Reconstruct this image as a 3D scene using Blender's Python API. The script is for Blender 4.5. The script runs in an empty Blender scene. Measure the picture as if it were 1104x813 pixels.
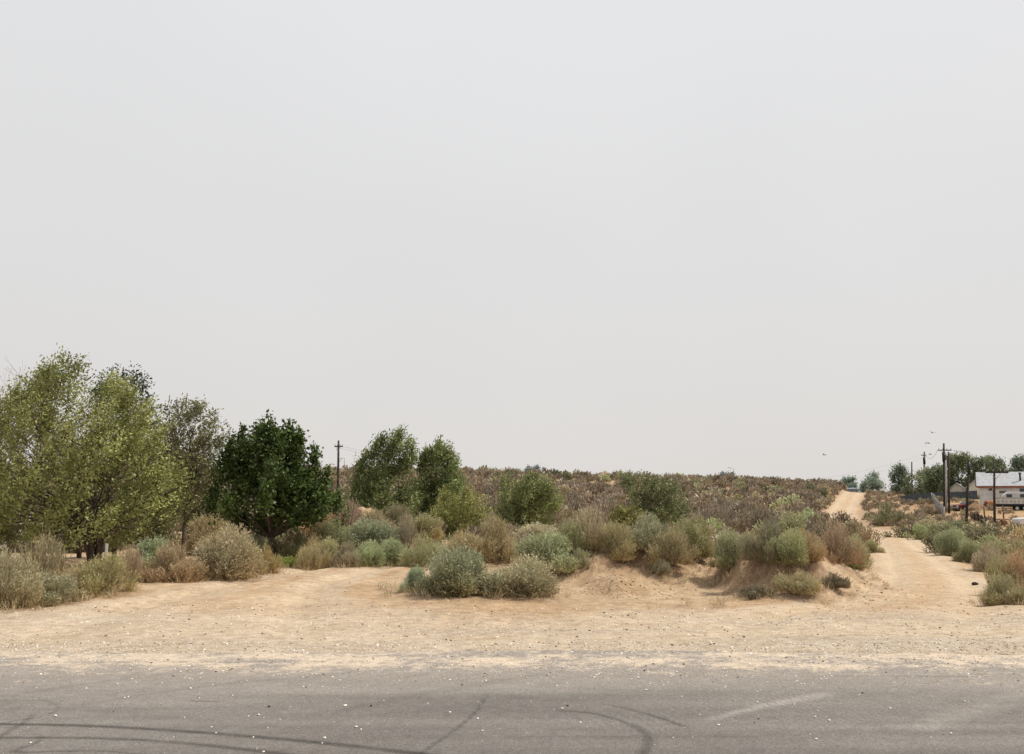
import bpy, math, random
import numpy as np

random.seed(7)
RNG = np.random.default_rng(11)
scene = bpy.context.scene
COL = scene.collection

# ------------------------------------------------------------------ camera model
CAMZ = 1.6
F = 1000.0
TILT = math.atan(128.5 / F)
ST, CT = math.sin(TILT), math.cos(TILT)


def ray(px, py):
    """direction of a line of sight, scaled so that its forward (y) run is 1"""
    u = (px - 552.0) / F
    v = (406.5 - py) / F
    dy = CT - v * ST
    return u / dy, (ST + v * CT) / dy


def at(px, py, D):
    rx, rz = ray(px, py)
    return np.array((rx * D, D, CAMZ + rz * D))


def zof(py, D):
    return CAMZ + ray(552, py)[1] * D


# ------------------------------------------------------------------ noise (numpy)
def _h(ix, iy, iz, s):
    n = (ix.astype(np.int64) * 374761393 + iy.astype(np.int64) * 668265263
         + iz.astype(np.int64) * 2147483647 + s * 974711) & 0x7fffffff
    n = ((n ^ (n >> 13)) * 1274126177) & 0x7fffffff
    n = ((n ^ (n >> 16)) * 1103515245 + 12345) & 0x7fffffff
    return ((n ^ (n >> 15)) & 0xffff) / 65535.0


def vnoise(x, y, z=0.0, s=0):
    x, y, z = np.broadcast_arrays(np.asarray(x, float), np.asarray(y, float), np.asarray(z, float))
    ix, iy, iz = np.floor(x), np.floor(y), np.floor(z)
    fx, fy, fz = x - ix, y - iy, z - iz
    fx = fx * fx * (3 - 2 * fx); fy = fy * fy * (3 - 2 * fy); fz = fz * fz * (3 - 2 * fz)
    ix, iy, iz = ix.astype(np.int64), iy.astype(np.int64), iz.astype(np.int64)
    r = 0
    for a in (0, 1):
        for b in (0, 1):
            for c in (0, 1):
                w = (fx if a else 1 - fx) * (fy if b else 1 - fy) * (fz if c else 1 - fz)
                r = r + w * _h(ix + a, iy + b, iz + c, s)
    return r


def fbm(x, y, z=0.0, s=0, o=4):
    r, a, t = 0, 1.0, 0
    for k in range(o):
        r = r + a * vnoise(np.asarray(x) * 2 ** k, np.asarray(y) * 2 ** k, np.asarray(z) * 2 ** k, s + k)
        t += a
        a *= 0.5
    return r / t


def sstep(a, b, x):
    t = np.clip((np.asarray(x, float) - a) / (b - a), 0, 1)
    return t * t * (3 - 2 * t)


# ------------------------------------------------------------------ terrain
NEAR0 = [(2, 0.0), (13.2, 0.0)]


def prof(*pts):
    return [(d, zof(p, d)) for d, p in pts]


COLS = [
    (-500, prof((20, 613), (30, 591), (60, 570), (110, 553), (160, 528), (205, 508))),
    (150, prof((20, 613), (30, 591), (60, 570), (110, 552), (160, 527), (205, 508))),
    (364, prof((20, 613), (30, 592), (60, 571), (110, 551), (160, 527), (205, 509))),
    (500, prof((20, 612), (30, 592), (60, 571), (110, 550), (160, 528), (205, 511))),
    (640, [(16, -.12), (25, -.25), (40, -.5)] + prof((60, 574), (110, 552), (160, 531), (205, 516))),
    (780, [(16, -.15), (25, -.35), (40, -.6)] + prof((60, 576), (110, 556), (160, 537), (205, 520))),
    (872, [(16, -.2), (25, -.5), (40, -.85)] + prof((75, 582), (115, 563), (160, 541), (205, 524))),
    (896, [(16, -.24), (25, -.6), (40, -.9)] + prof((75, 582), (115, 565.5), (160, 546), (205, 528), (225, 525))),
    (915, [(16, -.26), (25, -.62), (40, -.95)] + prof((75, 581), (115, 566), (160, 547), (202, 531), (240, 531))),
    (960, prof((18.5, 645), (27, 622), (38, 602), (60, 586), (75, 580), (115, 563), (160, 546), (200, 534), (240, 531))),
    (1010, prof((18.5, 645), (27, 623), (38, 604), (60, 588), (80, 577), (115, 562), (150, 543), (190, 534), (240, 531))),
    (1060, prof((18.5, 646), (27, 626), (40, 606), (60, 591), (80, 580), (100, 569), (130, 548), (160, 540), (200, 535))),
    (1600, prof((18.5, 648), (27, 632), (40, 612), (60, 593), (80, 580), (100, 569), (130, 547), (160, 540), (200, 535))),
]
S_AX = np.linspace(math.log(2), math.log(4500), 420)
U_AX = np.linspace(-1.2, 1.2, 241)


def _table():
    ds = np.exp(S_AX)
    cu, rows = [], []
    for px, pts in COLS:
        p = NEAR0 + pts
        last = p[-1]
        p = p + [(last[0] * 1.35, last[1] - .6), (last[0] * 3, last[1] - 3), (4600, last[1] - 12)]
        cu.append(ray(px, 535)[0])
        rows.append(np.interp(ds, [q[0] for q in p], [q[1] for q in p]))
    rows = np.array(rows)
    T = np.array([[np.interp(u, cu, rows[:, j]) for j in range(len(ds))] for u in U_AX])
    k = np.array([1, 2, 3, 2, 1.]) / 9
    for _ in range(2):
        Tp = np.pad(T, ((0, 0), (2, 2)), mode='edge')
        T = sum(k[i] * Tp[:, i:i + T.shape[1]] for i in range(5))
    Tp = np.pad(T, ((1, 1), (0, 0)), mode='edge')
    T = .25 * Tp[:-2] + .5 * Tp[1:-1] + .25 * Tp[2:]
    return T


TAB = _table()

# centrelines of the two dirt tracks: (D, px, half width m)
RT = [(10, 880, 3.2), (14, 950, 2.6), (18.5, 992, 2.2), (27, 1000, 1.9), (38, 984, 1.8), (60, 967, 1.9), (75, 963, 2.0),
      (115, 904, 2.4), (160, 911, 2.4), (200, 921, 2.5), (240, 924, 2.5), (300, 930, 2.6)]
LT = [(9, 120, 3.5), (14, 235, 2.3), (17, 295, 1.6), (20, 365, 1.4), (24, 440, 1.3), (30, 510, 1.2), (38, 560, 1.1)]
RTx = np.array([(d, ray(p, 560)[0] * d, h) for d, p, h in RT])
LTx = np.array([(d, ray(p, 620)[0] * d, h) for d, p, h in LT])


def track(x, y, T):
    """signed normalised distance from a track centre (0 centre, 1 edge); large beyond its ends"""
    cx = np.interp(y, T[:, 0], T[:, 1]); hw = np.interp(y, T[:, 0], T[:, 2])
    s = (x - cx) / hw
    return np.where((y < T[0, 0]) | (y > T[-1, 0]), 9.0, s)


# mounds of dirt: (px, D, height, sx, sy)
MOUNDS = [(645, 19.0, .52, .85, 1.2), (705, 19.6, .58, .95, 1.3), (590, 19.0, .32, .8, 1.0), (752, 20.5, .3, .6, 1.1),
          (838, 18.2, .62, .85, 1.15), (800, 18.8, .4, .5, 1.0), (893, 18.9, .62, .7, 1.3), (870, 17.2, .25, .9, .8),
          (668, 17.0, .2, .5, .5), (930, 20.5, .4, .45, 1.4),
          (350, 25.5, .55, 1.5, 2.0), (410, 25.5, .55, 1.4, 2.0), (560, 21.5, .3, 1.2, 1.5)]
MXY = [(ray(p, 600)[0] * d, d, h * 1.18, sx, sy) for p, d, h, sx, sy in MOUNDS]


def H(x, y):
    x = np.asarray(x, float); y = np.asarray(y, float)
    yy = np.clip(y, 2.0, 4400)
    u = np.clip(x / yy, -1.199, 1.199)
    fi = (np.log(yy) - S_AX[0]) / (S_AX[1] - S_AX[0])
    fj = (u - U_AX[0]) / (U_AX[1] - U_AX[0])
    i = np.clip(fi.astype(int), 0, len(S_AX) - 2); j = np.clip(fj.astype(int), 0, len(U_AX) - 2)
    a = fi - i; b = fj - j
    z = (TAB[j, i] * (1 - a) * (1 - b) + TAB[j, i + 1] * a * (1 - b) + TAB[j + 1, i] * (1 - a) * b + TAB[j + 1, i + 1] * a * b)
    m = 0
    for mx, my, h, sx, sy in MXY:
        q = ((x - mx) / sx) ** 2 + ((y - my) / sy) ** 2
        m = m + h * np.exp(-q ** 1.15)
    rough = 1 + .55 * (fbm(x * 1.7, y * 1.7, 0, 5, 4) - .5) * 2
    z = z + m * rough + np.minimum(m, .3) * .32 * (np.abs(fbm(x * 5, y * 5, 0, 15, 3) - .5) * 2 - .3)
    tr = np.minimum(np.abs(track(x, y, RTx)), np.abs(track(x, y, LTx)))
    on = 1 - sstep(.75, 1.25, tr)
    amp = sstep(9.8, 13.0, yy)
    n = (fbm(x * .9, y * .9, 0, 21, 4) - .5) * .16 + (fbm(x * 4, y * 4, 0, 31, 3) - .5) * .05
    far = sstep(40, 90, yy) * (fbm(x * .12, y * .12, 0, 41, 3) - .5) * .9
    z = z + amp * n * (1 - .75 * on) + far * (1 - .8 * on)
    # wheel ruts
    for T in (RTx, LTx):
        t = track(x, y, T)
        z = z - amp * .06 * (np.exp(-((np.abs(t) - .5) / .16) ** 2))
    return z


def Hs(x, y):
    return float(H(np.array([x]), np.array([y]))[0])


_DS = np.concatenate([np.arange(9, 40, .05), np.arange(40, 300, .4)])


def hit(px, py):
    rx, rz = ray(px, py)
    zz = CAMZ + rz * _DS
    g = H(rx * _DS, _DS)
    w = np.where(zz <= g)[0]
    if len(w) == 0:
        return None
    D = _DS[w[0]]
    return np.array((rx * D, D, float(g[w[0]])))


def ground_at(px, D, py=560):
    x = ray(px, py)[0] * D
    return np.array((x, D, Hs(x, D)))


# ------------------------------------------------------------------ mesh helpers
class MB:
    def __init__(self):
        self.v = []
        self.f = []

    def add(self, vs, fs):
        o = len(self.v)
        self.v += [tuple(map(float, p)) for p in vs]
        self.f += [tuple(i + o for i in q) for q in fs]

    def box(self, c, s, rz=0.0, taper=1.0):
        cx, cy, cz = c
        hx, hy, hz = s[0] / 2, s[1] / 2, s[2] / 2
        ca, sa = math.cos(rz), math.sin(rz)
        vs = []
        for dz in (-1, 1):
            k = taper if dz > 0 else 1.0
            for dx, dy in ((-1, -1), (1, -1), (1, 1), (-1, 1)):
                a, b = dx * hx * k, dy * hy * k
                vs.append((cx + a * ca - b * sa, cy + a * sa + b * ca, cz + dz * hz))
        self.add(vs, [(3, 2, 1, 0), (4, 5, 6, 7), (0, 1, 5, 4), (1, 2, 6, 5), (2, 3, 7, 6), (3, 0, 4, 7)])

    def tube(self, pts, rad, n=8, cap=True):
        pts = [np.array(p, float) for p in pts]
        if not hasattr(rad, '__len__'):
            rad = [rad] * len(pts)
        vs, fs = [], []
        ref = np.array((0.0, 1.0, 0.2))
        for k, p in enumerate(pts):
            d = pts[min(k + 1, len(pts) - 1)] - pts[max(k - 1, 0)]
            d = d / (np.linalg.norm(d) + 1e-9)
            r = ref if abs(np.dot(d, ref)) < .9 else np.array((1.0, 0, 0))
            a = np.cross(d, r); a /= np.linalg.norm(a)
            b = np.cross(d, a)
            for q in range(n):
                t = 2 * math.pi * q / n
                vs.append(p + rad[k] * (math.cos(t) * a + math.sin(t) * b))
        for k in range(len(pts) - 1):
            for q in range(n):
                fs.append((k * n + q, k * n + (q + 1) % n, (k + 1) * n + (q + 1) % n, (k + 1) * n + q))
        if cap:
            fs.append(tuple(range(n))[::-1])
            fs.append(tuple(range((len(pts) - 1) * n, len(pts) * n)))
        self.add(vs, fs)

    def prism(self, poly, axis, a, b):
        """poly: 2D points; axis 'y': (x,z) swept in y from a to b; axis 'x': (y,z) swept in x; axis 'z': (x,y)"""
        n = len(poly)
        vs = []
        for t in (a, b):
            for p, q in poly:
                vs.append((p, t, q) if axis == 'y' else ((t, p, q) if axis == 'x' else (p, q, t)))
        fs = [tuple(range(n)), tuple(range(2 * n - 1, n - 1, -1))]
        for k in range(n):
            fs.append((k, n + k, n + (k + 1) % n, (k + 1) % n))
        self.add(vs, fs)

    def build(self, name, mat, parent=None, smooth=False, bevel=0):
        me = bpy.data.meshes.new(name)
        me.from_pydata(self.v, [], self.f)
        import bmesh
        bm = bmesh.new(); bm.from_mesh(me)
        bmesh.ops.recalc_face_normals(bm, faces=bm.faces)
        bm.to_mesh(me); bm.free()
        if smooth:
            me.shade_smooth()
        me.materials.append(mat)
        o = bpy.data.objects.new(name, me)
        COL.objects.link(o)
        if bevel:
            m = o.modifiers.new('bevel', 'BEVEL'); m.width = bevel; m.segments = 2; m.limit_method = 'ANGLE'
        if parent is not None:
            o.parent = parent
        return o


def np_mesh(name, V, Q, attrs=None, smooth=False):
    """V (n,3), Q (m,k) faces of equal size; attrs {name: (n,3) colours per vertex}"""
    me = bpy.data.meshes.new(name)
    V = np.ascontiguousarray(V, np.float32); Q = np.ascontiguousarray(Q, np.int32)
    m, k = Q.shape
    me.vertices.add(len(V)); me.vertices.foreach_set('co', V.ravel())
    me.loops.add(m * k); me.loops.foreach_set('vertex_index', Q.ravel())
    me.polygons.add(m)
    me.polygons.foreach_set('loop_start', np.arange(0, m * k, k, dtype=np.int32))
    me.update(calc_edges=True)
    for nm, A in (attrs or {}).items():
        at_ = me.attributes.new(nm, 'FLOAT_COLOR', 'POINT')
        c = np.ones((len(V), 4), np.float32); c[:, :3] = A
        at_.data.foreach_set('color', c.ravel())
    me.polygons.foreach_set('use_smooth', np.full(m, smooth))
    me.validate()
    return me


def link(name, me, parent=None, mat=None):
    if mat is not None and len(me.materials) == 0:
        me.materials.append(mat)
    o = bpy.data.objects.new(name, me)
    COL.objects.link(o)
    if parent is not None:
        o.parent = parent
    return o


def tag(o, label=None, cat=None, group=None, kind=None):
    if label: o['label'] = label
    if cat: o['category'] = cat
    if group: o['group'] = group
    if kind: o['kind'] = kind
    return o


def empty(name, loc, rz=0.0):
    o = bpy.data.objects.new(name, None)
    o.empty_display_size = .2
    COL.objects.link(o)
    o.location = tuple(float(c) for c in loc)
    o.rotation_euler = (0, 0, rz)
    return o


# ------------------------------------------------------------------ materials
def new_mat(name):
    m = bpy.data.materials.new(name)
    m.use_nodes = True
    nt = m.node_tree
    nt.nodes.clear()
    return m, nt, nt.nodes, nt.links


def mat_solid(name, col, rough=.7, var=.18, scale=6.0, metal=0.0, bump=.15, spec=.3, dirt=None):
    """painted, wooden or metal surface: base colour broken by two noises, grime and a little bump"""
    m, nt, N, L = new_mat(name)
    out = N.new('ShaderNodeOutputMaterial'); b = N.new('ShaderNodeBsdfPrincipled')
    L.new(b.outputs[0], out.inputs[0])
    tc = N.new('ShaderNodeTexCoord')
    n1 = N.new('ShaderNodeTexNoise'); n1.inputs['Scale'].default_value = scale; n1.inputs['Detail'].default_value = 6
    L.new(tc.outputs['Object'], n1.inputs['Vector'])
    r = N.new('ShaderNodeValToRGB')
    c = np.array(col)
    d = np.array(dirt) if dirt is not None else c * (1 - 2.2 * var)
    r.color_ramp.elements[0].color = (*np.clip(d, 0, 1), 1); r.color_ramp.elements[0].position = .3
    r.color_ramp.elements[1].color = (*np.clip(c * (1 + .3 * var), 0, 1), 1); r.color_ramp.elements[1].position = .62
    L.new(n1.outputs[0], r.inputs[0])
    L.new(r.outputs[0], b.inputs['Base Color'])
    b.inputs['Roughness'].default_value = rough; b.inputs['Metallic'].default_value = metal
    b.inputs['Specular IOR Level'].default_value = spec
    bp = N.new('ShaderNodeBump'); bp.inputs['Strength'].default_value = bump; bp.inputs['Distance'].default_value = .02
    n2 = N.new('ShaderNodeTexNoise'); n2.inputs['Scale'].default_value = scale * 5; n2.inputs['Detail'].default_value = 4
    L.new(tc.outputs['Object'], n2.inputs['Vector']); L.new(n2.outputs[0], bp.inputs['Height']); L.new(bp.outputs[0], b.inputs['Normal'])
    return m


def mat_foliage():
    m, nt, N, L = new_mat('foliage')
    out = N.new('ShaderNodeOutputMaterial')
    oi = N.new('ShaderNodeObjectInfo')
    at_ = N.new('ShaderNodeAttribute'); at_.attribute_name = 'lc'
    mx = N.new('ShaderNodeMix'); mx.data_type = 'RGBA'; mx.blend_type = 'MULTIPLY'; mx.inputs[0].default_value = 1
    L.new(oi.outputs['Color'], mx.inputs[6]); L.new(at_.outputs['Color'], mx.inputs[7])
    df = N.new('ShaderNodeBsdfDiffuse'); tr = N.new('ShaderNodeBsdfTranslucent'); gl = N.new('ShaderNodeBsdfGlossy')
    gl.inputs['Roughness'].default_value = .45
    L.new(mx.outputs[2], df.inputs[0]); L.new(mx.outputs[2], tr.inputs[0])
    gl.inputs[0].default_value = (.8, .8, .78, 1)
    m1 = N.new('ShaderNodeMixShader'); m1.inputs[0].default_value = .28
    L.new(df.outputs[0], m1.inputs[1]); L.new(tr.outputs[0], m1.inputs[2])
    m2 = N.new('ShaderNodeMixShader'); m2.inputs[0].default_value = .025
    L.new(m1.outputs[0], m2.inputs[1]); L.new(gl.outputs[0], m2.inputs[2])
    L.new(m2.outputs[0], out.inputs[0])
    return m


def mat_ground(name, fine=1.0, bumpd=.03, speck=.75, blotch=1.0):
    """dry sand: large patches come from the 'gc' vertex colours, grain, grit and clods from noises"""
    m, nt, N, L = new_mat(name)
    out = N.new('ShaderNodeOutputMaterial'); b = N.new('ShaderNodeBsdfPrincipled'); L.new(b.outputs[0], out.inputs[0])
    b.inputs['Roughness'].default_value = .95; b.inputs['Specular IOR Level'].default_value = .12
    a = N.new('ShaderNodeAttribute'); a.attribute_name = 'gc'
    tc = N.new('ShaderNodeTexCoord')

    def noise(s, d=5, r=.6):
        n = N.new('ShaderNodeTexNoise'); n.inputs['Scale'].default_value = s; n.inputs['Detail'].default_value = d
        n.inputs['Roughness'].default_value = r
        L.new(tc.outputs['Object'], n.inputs['Vector'])
        return n.outputs[0]

    def ramp(src, p0, c0, p1, c1):
        r = N.new('ShaderNodeValToRGB')
        r.color_ramp.elements[0].position = p0; r.color_ramp.elements[0].color = (*c0, 1)
        r.color_ramp.elements[1].position = p1; r.color_ramp.elements[1].color = (*c1, 1)
        L.new(src, r.inputs[0])
        return r.outputs[0]

    def mul(x, y, f=1.0):
        q = N.new('ShaderNodeMix'); q.data_type = 'RGBA'; q.blend_type = 'MULTIPLY'; q.inputs[0].default_value = f
        L.new(x, q.inputs[6]); L.new(y, q.inputs[7])
        return q.outputs[2]
    c = a.outputs['Color']
    c = mul(c, ramp(noise(.9 * fine, 6), .3, (.86, .83, .80), .7, (1.08, 1.08, 1.08)), blotch)
    c = mul(c, ramp(noise(6 * fine, 6, .7), .32, (.72, .68, .64), .66, (1.12, 1.12, 1.12)), blotch)
    c = mul(c, ramp(noise(38 * fine, 4, .75), .34, (.62, .58, .54), .6, (1.1, 1.1, 1.1)), speck)
    c = mul(c, ramp(noise(110 * fine, 2, .6), .36, (.55, .5, .46), .56, (1.12, 1.12, 1.12)), speck)
    L.new(c, b.inputs['Base Color'])
    ad = N.new('ShaderNodeMath'); ad.operation = 'ADD'
    L.new(noise(9 * fine, 8, .7), ad.inputs[0]); L.new(noise(60 * fine, 4, .7), ad.inputs[1])
    bp = N.new('ShaderNodeBump'); bp.inputs['Strength'].default_value = .7; bp.inputs['Distance'].default_value = bumpd
    L.new(ad.outputs[0], bp.inputs['Height']); L.new(bp.outputs[0], b.inputs['Normal'])
    return m


M = {}
M['foliage'] = mat_foliage()
M['ground'] = mat_ground('dry_sand')
M['asphalt'] = mat_ground('dusty_asphalt', 1.3, .006, .7, .25)
M['bark'] = mat_solid('bark', (.13, .095, .07), .95, .3, 9, bump=.6)
M['twig'] = mat_solid('twig_wood', (.22, .165, .12), .95, .3, 20)
M['deadwood'] = mat_solid('bleached_wood', (.33, .29, .26), .95, .2, 12)
M['polewood'] = mat_solid('creosoted_pole_wood', (.05, .04, .034), .9, .25, 5, bump=.4)
M['polegrey'] = mat_solid('weathered_grey_pole', (.36, .35, .34), .8, .2, 5)
M['fencewood'] = mat_solid('weathered_fence_wood', (.16, .11, .08), .9, .3, 4, bump=.4)
M['white'] = mat_solid('chalky_white_paint', (.64, .635, .62), .6, .12, .9)
M['cream'] = mat_solid('cream_siding', (.62, .58, .5), .7, .06, 1.2)
M['roof'] = mat_solid('weathered_grey_shingle', (.36, .37, .39), .85, .1, 2.5, bump=.5)
M['trim'] = mat_solid('red_brown_trim', (.26, .09, .05), .6, .15, 3)
M['dark'] = mat_solid('dark_void', (.02, .02, .022), .5, .2, 4)
M['bluegrey'] = mat_solid('blue_grey_boards', (.075, .09, .105), .8, .2, 2)
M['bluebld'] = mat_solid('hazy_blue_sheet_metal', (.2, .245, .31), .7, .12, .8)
M['galv'] = mat_solid('galvanised_steel', (.36, .37, .39), .5, .15, 5, metal=.3)
M['rust'] = mat_solid('rust_orange_paint', (.36, .14, .06), .8, .38, 2.5)
M['maroon'] = mat_solid('faded_maroon_paint', (.13, .025, .02), .4, .2, 3)
M['red'] = mat_solid('faded_red_paint', (.33, .05, .035), .6, .25, 6)
M['tyre'] = mat_solid('tyre_rubber', (.025, .025, .026), .85, .2, 8)
M['glass'] = mat_solid('dark_window_glass', (.025, .03, .035), .12, .1, 2, bump=0, spec=.6)
M['chrome'] = mat_solid('dull_chrome', (.5, .5, .5), .3, .1, 5, metal=.8)
M['lamp'] = mat_solid('headlight_lens', (.7, .7, .66), .2, .05, 5)
M['wire'] = mat_solid('black_cable', (.03, .03, .032), .6, .1, 5)
M['birdfeather'] = mat_solid('dark_feathers', (.03, .028, .028), .8, .2, 30)
M['brush'] = mat_solid('brown_soil', (.27, .17, .1), .95, .25, 3, bump=.8)
M['paleboulder'] = mat_solid('pale_rock', (.5, .47, .43), .9, .15, 5, bump=.5)


def mat_stone():
    m, nt, N, L = new_mat('gravel_stone')
    out = N.new('ShaderNodeOutputMaterial'); b = N.new('ShaderNodeBsdfPrincipled'); L.new(b.outputs[0], out.inputs[0])
    b.inputs['Roughness'].default_value = .9; b.inputs['Specular IOR Level'].default_value = .15
    a = N.new('ShaderNodeAttribute'); a.attribute_name = 'lc'
    oi = N.new('ShaderNodeObjectInfo')
    mx = N.new('ShaderNodeMix'); mx.data_type = 'RGBA'; mx.blend_type = 'MULTIPLY'; mx.inputs[0].default_value = 1
    L.new(oi.outputs['Color'], mx.inputs[6]); L.new(a.outputs['Color'], mx.inputs[7]); L.new(mx.outputs[2], b.inputs['Base Color'])
    return m


M['stone'] = mat_stone()

# ------------------------------------------------------------------ ground sheet
def build_ground():
    s = [math.log(2)]
    while s[-1] < math.log(4400):
        d = math.exp(s[-1])
        s.append(s[-1] + (.03 if d < 8.6 else .0065 if d < 34 else .011 if d < 260 else .05))
    D = np.exp(np.array(s))
    ui = np.arange(-.66, .6601, .0038)
    uo = np.array([.69, .73, .78, .85, .95, 1.1, 1.4, 1.9, 2.6, 4.0])
    U = np.concatenate([-uo[::-1], ui, uo])
    nU, nD = len(U), len(D)
    X = np.outer(D, U); Y = np.repeat(D[:, None], nU, 1)
    Z = H(X, Y)
    e = .02
    gx = (H(X + e, Y) - H(X - e, Y)) / (2 * e); gy = (H(X, Y + e) - H(X, Y - e)) / (2 * e)
    NRM = np.stack([-gx, -gy, np.ones_like(gx)], -1); NRM /= np.linalg.norm(NRM, axis=-1, keepdims=True)
    # ---- colours
    c = np.empty(X.shape + (3,))
    sand = np.array((.495, .392, .275)); pale = np.array((.57, .49, .385)); orange = np.array((.425, .285, .165))
    grey = np.array((.51, .455, .38)); litter = np.array((.30, .20, .125)); hill = np.array((.37, .27, .19))

    def mixc(a, b, w):
        return a * (1 - w[..., None]) + b * w[..., None]
    n1 = fbm(X * .5, Y * .5, 0, 61, 4); n2 = fbm(X * 2.3, Y * 2.3, 0, 71, 4)
    nx = fbm(X * .25, Y * 1.6, 0, 81, 4)          # streaks that run along the road
    c[:] = sand
    c = mixc(c, orange, sstep(.5, .75, n1) * .45)
    c = mixc(c, litter, sstep(.56, .72, n2) * .35 * sstep(13, 15, Y))
    rt, lt = np.abs(track(X, Y, RTx)), np.abs(track(X, Y, LTx))
    tr = np.minimum(rt, lt) + (n2 - .5) * .5
    c = mixc(c, pale, (1 - sstep(.7, 1.15, tr)) * .75)
    rut = np.exp(-((tr - .5) / .2) ** 2)
    c = mixc(c, np.array((.58, .475, .345)), rut * .75 * sstep(9.8, 12, Y))
    c = mixc(c, orange * 1.15, np.exp(-(tr / .22) ** 2) * .5 * sstep(11, 15, Y))
    c = mixc(c, orange * 1.15, np.exp(-((tr - 1.0) / .16) ** 2) * .4 * sstep(13, 16, Y))
    # gravel shoulder beside the asphalt
    sh = 1 - sstep(12.2, 14.0, Y + (n2 - .5) * 1.6 + (n1 - .5) * 1.5)
    c = mixc(c, mixc(np.broadcast_to(pale, c.shape), grey, sstep(.4, .7, nx)), sh * .8)
    lo = (1 - sstep(9.6, 11.4, Y + (n2 - .5) * 1.2)) * .55
    c = mixc(c, grey * .98, lo)
    # mounds: fresh orange dirt on the steep faces
    steep = np.hypot(gx, gy)
    c = mixc(c, orange, sstep(.2, .6, steep) * .4 * (1 - sstep(35, 60, Y)))
    # far slope
    c = mixc(c, hill, sstep(45, 100, Y) * (.85 - .75 * (1 - sstep(.8, 1.3, rt))))
    rfield = sstep(.37, .42, X / Y) * sstep(80, 100, Y)
    c = mixc(c, np.array((.46, .32, .19)), rfield * .6)
    c = mixc(c, np.array((.27, .24, .12)), rfield * sstep(.44, .6, fbm(X * .12, Y * .12, 0, 91, 4)) * .6)
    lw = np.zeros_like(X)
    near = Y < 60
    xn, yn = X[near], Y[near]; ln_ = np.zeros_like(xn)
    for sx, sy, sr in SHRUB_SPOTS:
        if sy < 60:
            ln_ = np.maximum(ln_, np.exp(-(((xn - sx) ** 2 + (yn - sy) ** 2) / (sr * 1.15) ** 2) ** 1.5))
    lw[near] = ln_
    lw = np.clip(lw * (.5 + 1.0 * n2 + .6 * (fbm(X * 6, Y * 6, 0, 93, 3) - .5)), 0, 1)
    c = mixc(c, np.array((.26, .175, .11)), lw * .68)  # brown litter under shrubs, deepened to paint contact shade at their bases
    c *= (.93 + .14 * fbm(X * 7, Y * 7, 0, 99, 2))[..., None]
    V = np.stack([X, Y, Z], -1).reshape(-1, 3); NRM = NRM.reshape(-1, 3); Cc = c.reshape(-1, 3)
    idx = np.arange(nU * nD).reshape(nD, nU)
    Q = np.stack([idx[:-1, :-1], idx[:-1, 1:], idx[1:, 1:], idx[1:, :-1]], -1).reshape(-1, 4)
    fx = V[Q].mean(1)
    frt = np.abs(track(fx[:, 0], fx[:, 1], RTx)); flt = np.abs(track(fx[:, 0], fx[:, 1], LTx))
    w = (vnoise(fx[:, 0] * 2, fx[:, 1] * 2, 0, 3) - .5) * .3
    on_r = (frt + w < 1) & (fx[:, 1] > 13.4); on_l = (flt + w < 1) & (fx[:, 1] > 13.4)
    shd = (~on_r) & (~on_l) & (fx[:, 1] < 13.4)
    sets = [('ground', ~(on_r | on_l | shd), 'dry sandy ground and shrub-covered rise behind the road', 'ground'),
            ('gravel_shoulder', shd, 'pale gravel shoulder along the far edge of the asphalt', 'shoulder'),
            ('dirt_track', on_r, 'sandy dirt track on the right running straight up over the rise', 'dirt track'),
            ('dirt_track', on_l & ~on_r, 'sandy dirt track on the left turning off behind the sagebrush', 'dirt track')]
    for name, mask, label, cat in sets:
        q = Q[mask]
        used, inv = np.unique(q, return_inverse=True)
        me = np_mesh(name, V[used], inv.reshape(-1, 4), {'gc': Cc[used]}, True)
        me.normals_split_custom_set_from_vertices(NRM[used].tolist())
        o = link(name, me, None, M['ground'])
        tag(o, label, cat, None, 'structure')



# ------------------------------------------------------------------ asphalt
def gp(px, py):
    rx, rz = ray(px, py)
    D = -CAMZ / rz
    return (rx * D, D)


def seg_dist(X, Y, pts):
    """distance to a polyline and position along it (0..1)"""
    best = np.full(X.shape, 1e9); tt = np.zeros(X.shape)
    n = len(pts) - 1
    for k in range(n):
        ax, ay = pts[k]; bx, by = pts[k + 1]
        dx, dy = bx - ax, by - ay
        t = np.clip(((X - ax) * dx + (Y - ay) * dy) / (dx * dx + dy * dy), 0, 1)
        d = np.hypot(X - ax - t * dx, Y - ay - t * dy)
        w = d < best
        best = np.where(w, d, best); tt = np.where(w, (k + t) / n, tt)
    return best, tt


def smooth_line(pp, n=10):
    p = np.array([gp(*q) for q in pp])
    t = np.arange(len(p)); T = np.linspace(0, len(p) - 1, (len(p) - 1) * n + 1)
    out = np.stack([np.interp(T, t, p[:, 0]), np.interp(T, t, p[:, 1])], 1)
    for _ in range(12):
        out[1:-1] = .25 * out[:-2] + .5 * out[1:-1] + .25 * out[2:]
    return out[::3] if len(out) > 12 else out


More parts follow.
